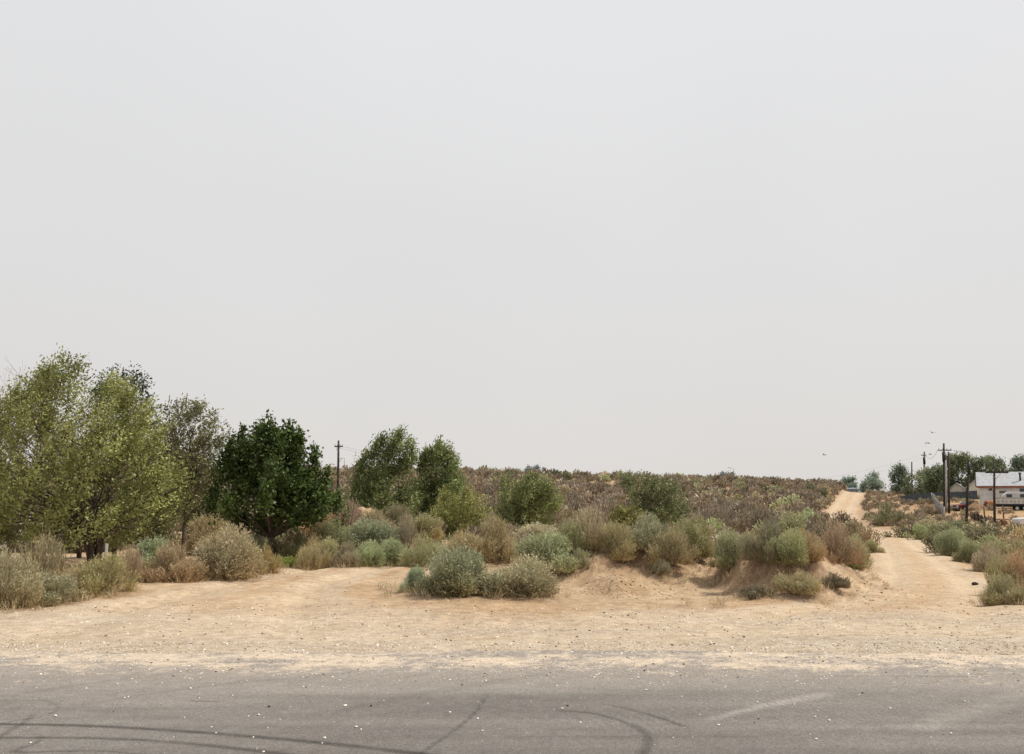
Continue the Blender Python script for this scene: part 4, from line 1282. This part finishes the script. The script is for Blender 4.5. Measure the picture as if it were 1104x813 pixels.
# ------------------------------------------------------------------ buildings
def gable_building(name, label, px_l, px_r, D, eave_py, ridge_py, depth, gable_front, wall, roof, trim=None, floor_py=None, windows=(), vents=(), cat='house', over=.35, door=None, turn=0.0):
    b = ground_at(px_l, D, eave_py)
    if floor_py is not None:
        b[2] = min(b[2], zof(floor_py, D))
    root = empty(name, b, turn)
    x0 = ray(px_l, eave_py)[0] * D - b[0]; x1 = ray(px_r, eave_py)[0] * D - b[0]
    he = zof(eave_py, D) - b[2]; hr = zof(ridge_py, D + (0 if gable_front else depth / 2)) - b[2]
    t = .12
    m = MB()
    if gable_front:
        xm = (x0 + x1) / 2
        m.prism([(x0, -1.5), (x1, -1.5), (x1, he), (xm, hr - .05), (x0, he)], 'y', 0, depth); m.build('wall', wall, root)
        r = MB(); k = (hr - he) / (xm - x0)
        r.prism([(x0 - over, he - k * over + .02), (xm, hr), (x1 + over, he - k * over + .02), (x1 + over, he - k * over + t + .02), (xm, hr + t), (x0 - over, he - k * over + t + .02)], 'y', -over, depth + over)
        r.build('roof', roof, root)
        if trim is not None:
            f = MB()
            f.tube([(x0 - over, -over - .03, he - k * over), (xm, -over - .03, hr + .03)], .09, 4); f.tube([(xm, -over - .03, hr + .03), (x1 + over, -over - .03, he - k * over)], .09, 4)
            f.build('fascia', trim, root)
    else:
        ym = depth / 2; k = (hr - he) / ym
        m.prism([(0, -2.5), (depth, -2.5), (depth, he), (ym, hr - .05), (0, he)], 'x', x0, x1); m.build('wall', wall, root)
        r = MB()
        r.prism([(-over, he - k * over + .02), (ym, hr), (depth + over, he - k * over + .02), (depth + over, he - k * over + t + .02), (ym, hr + t), (-over, he - k * over + t + .02)], 'x', x0 - over, x1 + over)
        r.build('roof', roof, root)
        if trim is not None:
            f = MB(); f.box(((x0 + x1) / 2, -over - .04, he - k * over - .02), (x1 - x0 + 2 * over, .06, .26)); f.build('fascia', trim, root)
            f = MB(); f.tube([(x0 - over - .03, -over, he - k * over + .04), (x0 - over - .03, ym, hr + .04)], .1, 4); f.build('rake_board', M['dark'], root)
        for px, py0, py1 in vents:
            vx = ray(px, py0)[0] * D - b[0]; z1 = zof(py0, D + 1.5) - b[2]; z0 = zof(py1, D + 1.5) - b[2]
            yv = max(.2, (z0 - he) / k)
            f = MB(); f.tube([(vx, yv, z0 - .25), (vx, yv, z1)], .13, 8); f.tube([(vx, yv, z1), (vx, yv, z1 + .14)], .2, 8)
            pv = f.build('vent_pipe', M['dark'], root)
            f = MB(); f.tube([(vx, yv, z0 - .25), (vx, yv, z0 + .1)], [.3, .18], 8); f.build('flashing', M['white'], pv)
    for (px, py, w, h, nm) in windows:
        wx = ray(px, py)[0] * D - b[0]; wz = zof(py, D) - b[2]; ww = w * D / 1000; wh = h * D / 1000
        f = MB(); f.box((wx, -.03, wz), (ww + .16, .06, wh + .16)); fr = f.build(nm, M['white'], root)
        g = MB(); g.box((wx, -.075, wz), (ww, .03, wh)); g.build('pane', M['glass'], fr)
    if door:
        px, py0, py1, w = door
        wx = ray(px, py0)[0] * D - b[0]; z1 = zof(py0, D) - b[2]; z0 = zof(py1, D) - b[2]
        f = MB(); f.box((wx, -.03, (z0 + z1) / 2), (w, .06, z1 - z0)); d_ = f.build('door', M['cream'], root)
        f = MB(); f.tube([(wx + w * .35, -.08, (z0 + z1) / 2), (wx + w * .35, -.14, (z0 + z1) / 2)], .04, 6); f.build('handle', M['chrome'], d_)
    tag(root, label, cat)
    return root


gable_building('house', 'long white house with a grey roof and red-brown eave trim at the right edge', 1055.5, 1190, 138, 523.6, 510, 7.5, False, M['white'], M['roof'], M['trim'], 544,
               windows=((1066.5, 527.8, 3.4, 2.4, 'window'), (1078.5, 530.5, 6, 1.8, 'window'), (1097, 529, 6, 4, 'window'), (1120, 529, 6, 4, 'window')), vents=((1094.3, 511, 519.5),), door=(1072, 527, 543, .9), turn=-.47)
gable_building('shed', 'small cream gabled shed with pale roof left of the white house', 1023.5, 1038.5, 172, 527, 521, 4, True, M['cream'], M['white'], M['roof'], 536, cat='shed', over=.25, turn=-.44)
gable_building('shed', 'cream shed half hidden between the small gabled shed and the house', 1042, 1060, 168, 525.5, 517.5, 4, True, M['cream'], M['white'], M['roof'], 536, cat='shed', over=.25, turn=-.44)
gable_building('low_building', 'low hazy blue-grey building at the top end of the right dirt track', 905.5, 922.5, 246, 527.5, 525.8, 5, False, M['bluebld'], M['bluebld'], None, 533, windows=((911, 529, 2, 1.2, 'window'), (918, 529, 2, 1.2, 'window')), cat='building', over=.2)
gable_building('low_building', 'low pale building below the small dark tree on the skyline', 774, 799, 256, 517.2, 516, 6, False, M['cream'], M['white'], None, 524, windows=((780, 519, 2, 1.5, 'window'),), cat='building', over=.2)

# ------------------------------------------------------------------ vehicles
def wheel(parent, x, y, z, r, w):
    m = MB(); m.tube([(x, y - w / 2, z), (x, y - w * .42, z), (x, y + w * .42, z), (x, y + w / 2, z)], [r * .88, r, r, r * .88], 18)
    t = m.build('wheel', M['tyre'], parent)
    m = MB(); m.tube([(x, y - w / 2 - .015, z), (x, y - w / 2 + .01, z)], [r * .5, r * .6], 14); m.build('rim', M['chrome'], t)


def car(name, label, loc, rz, paint, L=4.2, pickup=False, cat='car'):
    """points towards -x; side faces -y"""
    root = empty(name, loc, rz)
    W = 1.7
    if pickup:
        body = [(0, .45), (0, .95), (.15, 1.08), (1.45, 1.14), (L, 1.12), (L, .45), (L - .55, .45), (L - .75, .75), (L - 1.2, .75), (L - 1.4, .45), (1.35, .45), (1.15, .75), (.7, .75), (.5, .45)]
        cab = [(1.35, 1.13), (1.95, 1.78), (3.1, 1.8), (3.3, 1.13)]
        win = [(1.62, 1.18), (2.02, 1.68), (2.5, 1.7), (2.5, 1.18)]; win2 = [(2.58, 1.18), (2.58, 1.7), (2.98, 1.7), (3.12, 1.18)]
    else:
        body = [(0, .4), (0, .8), (.2, .9), (1.2, .98), (L - .8, 1.0), (L, .92), (L, .4), (L - .55, .4), (L - .7, .68), (L - 1.1, .68), (L - 1.25, .4), (1.3, .4), (1.12, .68), (.72, .68), (.55, .4)]
        cab = [(1.1, .97), (1.7, 1.42), (2.9, 1.44), (L - .55, .99)]
        win = [(1.4, 1.02), (1.78, 1.36), (2.25, 1.38), (2.25, 1.02)]; win2 = [(2.33, 1.02), (2.33, 1.38), (2.82, 1.37), (3.2, 1.02)]
    m = MB(); m.prism(body, 'y', -W / 2, W / 2); m.build('body', paint, root, bevel=.05)
    m = MB(); m.prism(cab, 'y', -W / 2 + .12, W / 2 - .12); m.build('cab', paint, root, bevel=.04)
    for wn in (win, win2):
        m = MB(); m.prism(wn, 'y', -W / 2 + .10, -W / 2 + .13); m.build('window', M['glass'], root)
    (ax, az), (bx, bz) = cab[0], cab[1]
    m = MB(); n = .015
    m.add([(ax + .06 - n, -W / 2 + .2, az + .07), (ax + .06 - n, W / 2 - .2, az + .07), (bx - .04 - n, W / 2 - .24, bz - .04 + n), (bx - .04 - n, -W / 2 + .24, bz - .04 + n)], [(0, 1, 2, 3)])
    m.build('windscreen', M['glass'], root)
    h = .42 if pickup else .34
    for x in (.92, L - .95):
        for y in (-W / 2 + .08, W / 2 - .08):
            wheel(root, x, y, h - .05, h, .22)
    for y in (-.6, .6):
        m = MB(); m.box((-.02, y, .82 if pickup else .7), (.06, .3, .18)); m.build('headlight', M['lamp'], root)
    m = MB(); m.box((-.06, 0, .5), (.12, W * .96, .16)); m.build('bumper', M['chrome'], root)
    for xx in (1.7,):
        m = MB(); m.box((xx + .9, -W / 2 - .015, .9), (.16, .02, .03)); m.build('door_handle', M['chrome'], root)
    tag(root, label, cat)
    return root


p = ground_at(1095.5, 100, 567)
car('pickup_truck', 'white pickup with dark cab windows cut by the right edge', p, 0.0, M['white'], 5.0, True, 'pickup')
p = ground_at(1029.5, 128, 546)
car('parked_car', 'dark maroon car parked half behind the leaning pole', p, 0.15, M['maroon'], 3.9)
p = ground_at(902.3, 236, 529)
car('parked_car', 'tiny white car at the top left end of the right dirt track', (p[0], p[1], p[2] - .1), math.pi / 2 + .2, M['white'], 4.2)


def travel_trailer():
    D = 132
    p = ground_at(1081, D, 545); root = empty('travel_trailer', p, -.40)
    Lg, W = 5.6, 2.1; z0, z1 = zof(541, D) - p[2], zof(530.5, D) - p[2]
    z0 = max(.35, z0)
    prof_ = [(0, z0), (Lg, z0), (Lg + .1, z1 - .4), (Lg - .3, z1), (.7, z1), (.12, z1 - .5), (0, z1 - 1.0)]
    m = MB(); m.prism(prof_, 'y', 0, W); m.build('body', M['white'], root, bevel=.06)
    for x in (.9, 2.6, 4.2):
        m = MB(); m.box((x, -.02, z0 + (z1 - z0) * .6), (.7, .03, .5)); m.build('window', M['glass'], root)
    m = MB(); m.box((3.4, -.02, z0 + (z1 - z0) * .48), (.65, .03, (z1 - z0) * .8)); m.build('door', M['cream'], root)
    for x in (2.2, 3.0):
        wheel(root, x, .1, .3, .33, .2)
    tag(root, 'white rounded travel trailer parked in front of the house', 'trailer')


travel_trailer()


def stake_trailer():
    D = 128
    p = ground_at(1073.5, D, 548); root = empty('stake_trailer', p, -.40)
    Lg, W = 6.2, 2.0; zb = min(max(.6, zof(544, D) - p[2]), .85); zt = zb + .95
    m = MB(); m.box((Lg / 2, W / 2, zb), (Lg, W, .22)); m.box((Lg / 2, W / 2, zb - .2), (Lg * .95, .5, .2)); m.build('bed', M['dark'], root)
    k = 0
    for yy in (0.02, W - .02):
        for i in range(13):
            m = MB(); m.box((.12 + i * (Lg - .24) / 12, yy, (zb + zt) / 2 + .1), (.16 if i % 3 else .26, .06, zt - zb - .1)); m.build('stake', M['cream'], root)
        m = MB(); m.box((Lg / 2, yy - .05, zt - .03), (Lg, .05, .13)); m.build('rail', M['polegrey'], root)
        m = MB(); m.box((Lg / 2, yy + .05, (zb + zt) / 2), (Lg, .04, .12)); m.build('rail', M['polegrey'], root)
    for x in (2.6, 3.5):
        for yy in (.05, W - .05):
            wheel(root, x, yy, .36, .38, .2)
    m = MB(); m.tube([(0, W / 2, zb - .05), (-1.1, W / 2, zb - .1)], .06, 6); m.tube([(-1.0, W / 2, zb - .1), (-1.0, W / 2, -.02)], .05, 6); m.build('drawbar', M['dark'], root)
    tag(root, 'low dark trailer with pale stake sides in front of the travel trailer', 'trailer')


stake_trailer()


def orange_tank():
    D = 127
    p = ground_at(1064.5, D, 548); root = empty('tank_cart', p)
    zc = 1.02
    m = MB(); m.tube([(0, .6, zc), (.08, .6, zc), (.2, .6, zc), (1.1, .6, zc), (1.22, .6, zc), (1.3, .6, zc)], [.18, .36, .42, .42, .36, .18], 16)
    m.build('tank', M['rust'], root, True)
    m = MB(); m.box((.65, .6, zc - .45), (1.4, .7, .1)); m.box((.65, .6, zc - .62), (.1, .95, .28)); m.build('frame', M['dark'], root)
    for y in (.2, 1.0):
        wheel(root, .65, y, .3, .32, .14)
    tag(root, 'rusty orange tank on a small cart left of the stake trailer', 'tank cart')


orange_tank()


def hay_rake():
    D = 100
    p = ground_at(1074.5, D, 567); root = empty('farm_implement', p)
    m = MB()
    m.tube([(0, 0, .45), (.5, 0, .3), (1.0, 0, .55)], .06, 6); m.tube([(0, .5, .45), (.6, .5, .35), (1.05, .5, .5)], .06, 6); m.tube([(.5, -.1, .3), (.5, .7, .3)], .06, 6)
    m.tube([(0, .2, .45), (-.4, .2, .75)], .05, 6)
    m.build('frame', M['red'], root)
    for x, mt in ((.12, 'tyre'), (1.05, 'rust')):
        w_ = MB(); R = .42
        pts = [(x + R * math.cos(a), -.12, .42 + R * math.sin(a)) for a in np.linspace(0, 2 * math.pi, 21)]
        w_.tube(pts, .05, 6, False)
        wo = w_.build('wheel', M[mt], root, True)
        s = MB()
        for a in np.linspace(0, math.pi, 5)[:-1]:
            s.tube([(x - R * math.cos(a), -.12, .42 - R * math.sin(a)), (x + R * math.cos(a), -.12, .42 + R * math.sin(a))], .018, 5)
        s.build('spokes', M['rust'], wo)
    for i in range(6):
        t = MB(); t.tube([(.2 + i * .14, .3, .4), (.25 + i * .14, .1, .2), (.3 + i * .14, -.05, .03)], .014, 4); t.build('tine', M['dark'], root)
    tag(root, 'red farm implement with two open wheels right of the T-shaped pole foot', 'farm implement')


hay_rake()


# ------------------------------------------------------------------ fences, piles
def fence_run(name, label, a, b, h, n, mat, post_mat, board_w=.12, gap=.03, posts=4, rails=True, jitter=.0):
    """vertical boards from a to b (px, D) following the ground"""
    A = ground_at(a[0], a[1], 545); B = ground_at(b[0], b[1], 545)
    root = empty(name, A)
    L_ = math.hypot(B[0] - A[0], B[1] - A[1]); ang = math.atan2(B[1] - A[1], B[0] - A[0])
    nn = int(L_ / (board_w + gap)); r = random.Random(3)
    m = MB()
    for i in range(nn):
        t = (i + .5) / nn; x = A[0] + (B[0] - A[0]) * t; y = A[1] + (B[1] - A[1]) * t
        hh = h * (1 - jitter * r.random()); z = Hs(x, y)
        m.box((x - A[0], y - A[1], z - A[2] + hh / 2), (board_w, .025, hh), ang + (r.random() - .5) * jitter)
    m.build('board_panel', mat, root)
    nx, ny = -math.sin(ang), math.cos(ang)
    if ny < 0: nx, ny = -nx, -ny
    for i in range(posts):
        t = i / (posts - 1); x = A[0] + (B[0] - A[0]) * t; y = A[1] + (B[1] - A[1]) * t
        m = MB(); z = Hs(x, y) - A[2]
        m.tube([(x - A[0] + nx * .09, y - A[1] + ny * .09, z - .3), (x - A[0] + nx * .09, y - A[1] + ny * .09, z + h * 1.06)], .06, 8); m.build('post', post_mat, root, True)
    if rails:
        for f in (.25, .8):
            m = MB()
            pts = []
            for i in range(8):
                t = i / 7; x = A[0] + (B[0] - A[0]) * t; y = A[1] + (B[1] - A[1]) * t
                pts.append((x - A[0] + nx * .04, y - A[1] + ny * .04, Hs(x, y) - A[2] + h * f))
            m.tube(pts, .025, 5); m.build('rail', post_mat, root)
    tag(root, label, 'fence')


fence_run('slatted_fence', 'pale grey slatted wire fence running back left of the tallest pole', (1018.5, 116), (1005.5, 158), 1.45, 0, M['galv'], M['polegrey'], .11, .05, 9)
fence_run('plank_fence', 'short dark brown plank fence right of the leaning pole', (1047, 113), (1062.5, 103), .95, 0, M['fencewood'], M['polewood'], .17, .05, 5, jitter=.25)
fence_run('board_fence', 'dark blue-grey board fence below the sheds and trees', (972, 166), (1054, 160), 1.5, 0, M['bluegrey'], M['bluegrey'], .2, .004, 9)


def short_post(px, D, top_py, label):
    b = ground_at(px, D, 550); h = max(.6, zof(top_py, D) - b[2])
    root = MB(); root.tube([(0, 0, -.3), (0, 0, h * .96), (0, 0, h)], [.09, .08, .05], 8)
    o = root.build('wooden_post', M['fencewood'], None, True); o.location = tuple(b)
    tag(o, label, 'post')


short_post(1061, 112, 545.5, 'short wooden post between leaning pole and T-shaped pole')
short_post(1081.5, 112, 546, 'short wooden post right of the T-shaped pole below the trailer')


def soil_pile(px, D, w, h, label, seed):
    b = ground_at(px, D, 548)
    n, k = 28, 10
    vs, fs = [], []
    for j in range(k + 1):
        t = j / k
        for i in range(n):
            a = 2 * math.pi * i / n
            rr = w / 2 * (1 - t ** 1.5) * (.85 + .35 * float(vnoise(math.cos(a) * 2 + seed, math.sin(a) * 2, t * 3, seed)))
            vs.append((rr * math.cos(a), rr * .6 * math.sin(a), -.15 + (h + .15) * t * (.9 + .2 * float(vnoise(math.cos(a) * 3, math.sin(a) * 3, t * 4, seed + 3)))))
    for j in range(k):
        for i in range(n):
            fs.append((j * n + i, j * n + (i + 1) % n, (j + 1) * n + (i + 1) % n, (j + 1) * n + i))
    m = MB(); m.add(vs, fs)
    o = m.build('soil_pile', M['brush'], None, True); o.location = tuple(b)
    tag(o, label, 'soil pile')


soil_pile(1053, 126, 3.2, 1.15, 'brown heap of soil between the maroon car and the orange tank', 3)


# rail fence and post under the big pale tree
def rail_fence():
    D = 24.0
    A = ground_at(-30, D, 600); B = ground_at(122, D, 600)
    root = empty('rail_fence', A)
    for i in range(5):
        t = i / 4; x = A[0] + (B[0] - A[0]) * t
        z = Hs(x, D) - A[2]
        m = MB(); m.box((x - A[0], .06, z + .35), (.09, .09, 1.1)); m.build('post', M['fencewood'], root)
    for zz, th in ((.78, .14), (.52, .13), (.2, .15)):
        m = MB()
        for i in range(4):
            t0, t1 = i / 4, (i + 1) / 4; x0 = (B[0] - A[0]) * t0; x1 = (B[0] - A[0]) * t1
            m.box(((x0 + x1) / 2, 0, (Hs(A[0] + (x0 + x1) / 2, D) - A[2]) + zz + (.03 if i % 2 else 0)), (x1 - x0 - .01, .035, th))
        m.build('rail', M['fencewood'], root)
    tag(root, 'weathered brown wooden rail fence half hidden under the big pale tree', 'fence')
    p = hit(113, 625); D2 = float(p[1])
    m = MB(); h = (625 - 588) * D2 / 1000
    m.tube([(0, 0, -.2), (0, 0, h)], [.035, .03], 8); o = m.build('wooden_stake', M['deadwood'], None, True); o.location = tuple(p)
    tag(o, 'thin pale upright stake right of the trunks of the big pale tree', 'stake')
    v, f = rock_arrays(77)
    me = np_mesh('boulder', v, f, None, True); o = link('boulder', me, None, M['paleboulder'])
    sub = o.modifiers.new('s', 'SUBSURF'); sub.levels = 2; sub.render_levels = 2
    b = ground_at(1, 25.5, 590); o.location = (b[0], b[1], b[2] + .35); o.scale = (.32, .3, .75)
    tag(o, 'pale rounded boulder at the left edge under the big pale tree', 'boulder')


rail_fence()


# ------------------------------------------------------------------ birds
def birds():
    m = MB()
    m.tube([(-.2, 0, 0), (-.12, 0, .0), (0, 0, .01), (.1, 0, .015), (.17, 0, .02), (.2, 0, .015), (.25, 0, .01)], [.02, .035, .05, .04, .032, .025, .004], 8)
    body = m.build('body', M['birdfeather'], None, True)
    m = MB()
    for s in (-1, 1):
        m.add([(.07, s * .03, .03), (-.07, s * .03, .03), (.06, s * .22, .12), (-.08, s * .2, .11), (-.03, s * .46, .05)], [(0, 2, 3, 1), (2, 4, 3)])
    wing = m.build('wings', M['birdfeather'], None)
    m = MB(); m.add([(-.18, -.02, 0), (-.18, .02, 0), (-.34, .06, 0), (-.34, -.06, 0)], [(0, 1, 2, 3)])
    tail = m.build('tail', M['birdfeather'], None)
    S = [(1005, 466.5, 'bird flying highest above the tallest crossarm pole', .8, 1.2), (998.5, 478, 'left one of two birds flying side by side above the far poles', .3, .7), (1001.3, 478, 'right one of two birds flying side by side above the far poles', 1.9, .8),
         (1003, 490, 'lowest bird flying between far pole and tallest pole', .1, .8), (888.5, 490.5, 'lone bird flying over the left side of the right dirt track', 2.2, .9)]
    for k, (px, py, lab, rz, s) in enumerate(S):
        root = empty('bird', at(px, py, 110), rz); root.scale = (s, s, s)
        root.rotation_euler[0] = .3
        for o in (body, wing, tail):
            c = o if k == 0 else o.copy()
            if k: COL.objects.link(c)
            c.parent = root
        tag(root, lab, 'bird', 'birds flying on the right side')


birds()

# ------------------------------------------------------------------ camera, sun, sky
cd = bpy.data.cameras.new('camera'); cam = bpy.data.objects.new('camera', cd); COL.objects.link(cam)
cam.location = (0, 0, CAMZ); cam.rotation_euler = (math.radians(90) + TILT, 0, 0)
cd.sensor_width = 36; cd.lens = F / 1104 * 36; cd.clip_end = 9000; cd.clip_start = .05
scene.camera = cam

EL, AZ = math.radians(53), math.radians(84)      # sun: right of the view, a little beyond it
sl = bpy.data.lights.new('sun', 'SUN'); so = bpy.data.objects.new('sun', sl); COL.objects.link(so)
sl.energy = 4.7; sl.angle = math.radians(1.5); sl.color = (1.0, .93, .82)
from mathutils import Vector
dv = Vector((math.sin(AZ) * math.cos(EL), math.cos(AZ) * math.cos(EL), math.sin(EL)))
so.rotation_euler = (-dv).to_track_quat('-Z', 'Y').to_euler()

w = bpy.data.worlds.new('World'); scene.world = w; w.use_nodes = True
nt = w.node_tree; N, L = nt.nodes, nt.links; N.clear()
out = N.new('ShaderNodeOutputWorld')
sky = N.new('ShaderNodeTexSky'); sky.sky_type = 'NISHITA'; sky.sun_disc = False
sky.sun_elevation = EL; sky.sun_rotation = AZ; sky.dust_density = 6.0; sky.air_density = 1.0
b1 = N.new('ShaderNodeBackground'); b1.inputs[1].default_value = .10
L.new(sky.outputs[0], b1.inputs[0])
# smoke haze: an even pale veil, slightly warmer and darker towards the horizon, faintly mottled
tc = N.new('ShaderNodeTexCoord'); sx = N.new('ShaderNodeSeparateXYZ'); L.new(tc.outputs['Generated'], sx.inputs[0])
rp = N.new('ShaderNodeValToRGB')
e = rp.color_ramp.elements
e[0].position = 0.0; e[0].color = (0.796, 0.769, 0.741, 1)
e[1].position = .5; e[1].color = (0.832, 0.832, 0.835, 1)
k = e.new(.12); k.color = (0.786, 0.767, 0.753, 1)
k = e.new(.30); k.color = (0.796, 0.790, 0.786, 1)
L.new(sx.outputs['Z'], rp.inputs[0])
nz = N.new('ShaderNodeTexNoise'); nz.inputs['Scale'].default_value = 1.6; nz.inputs['Detail'].default_value = 3
L.new(tc.outputs['Generated'], nz.inputs['Vector'])
nr = N.new('ShaderNodeValToRGB'); nr.color_ramp.elements[0].position = .3; nr.color_ramp.elements[0].color = (.97, .97, .97, 1)
nr.color_ramp.elements[1].position = .7; nr.color_ramp.elements[1].color = (1.03, 1.03, 1.03, 1)
L.new(nz.outputs[0], nr.inputs[0])
mu = N.new('ShaderNodeMix'); mu.data_type = 'RGBA'; mu.blend_type = 'MULTIPLY'; mu.inputs[0].default_value = 1
L.new(rp.outputs[0], mu.inputs[6]); L.new(nr.outputs[0], mu.inputs[7])
b2 = N.new('ShaderNodeBackground'); b2.inputs[1].default_value = 1.0
L.new(mu.outputs[2], b2.inputs[0])
ms = N.new('ShaderNodeMixShader'); ms.inputs[0].default_value = .9
L.new(b1.outputs[0], ms.inputs[1]); L.new(b2.outputs[0], ms.inputs[2]); L.new(ms.outputs[0], out.inputs[0])

scene.view_settings.view_transform = 'Standard'; scene.view_settings.look = 'None'
scene.view_settings.exposure = 0; scene.view_settings.gamma = 1
scene.render.engine = 'CYCLES'
scene.render.resolution_x = 1024; scene.render.resolution_y = 754
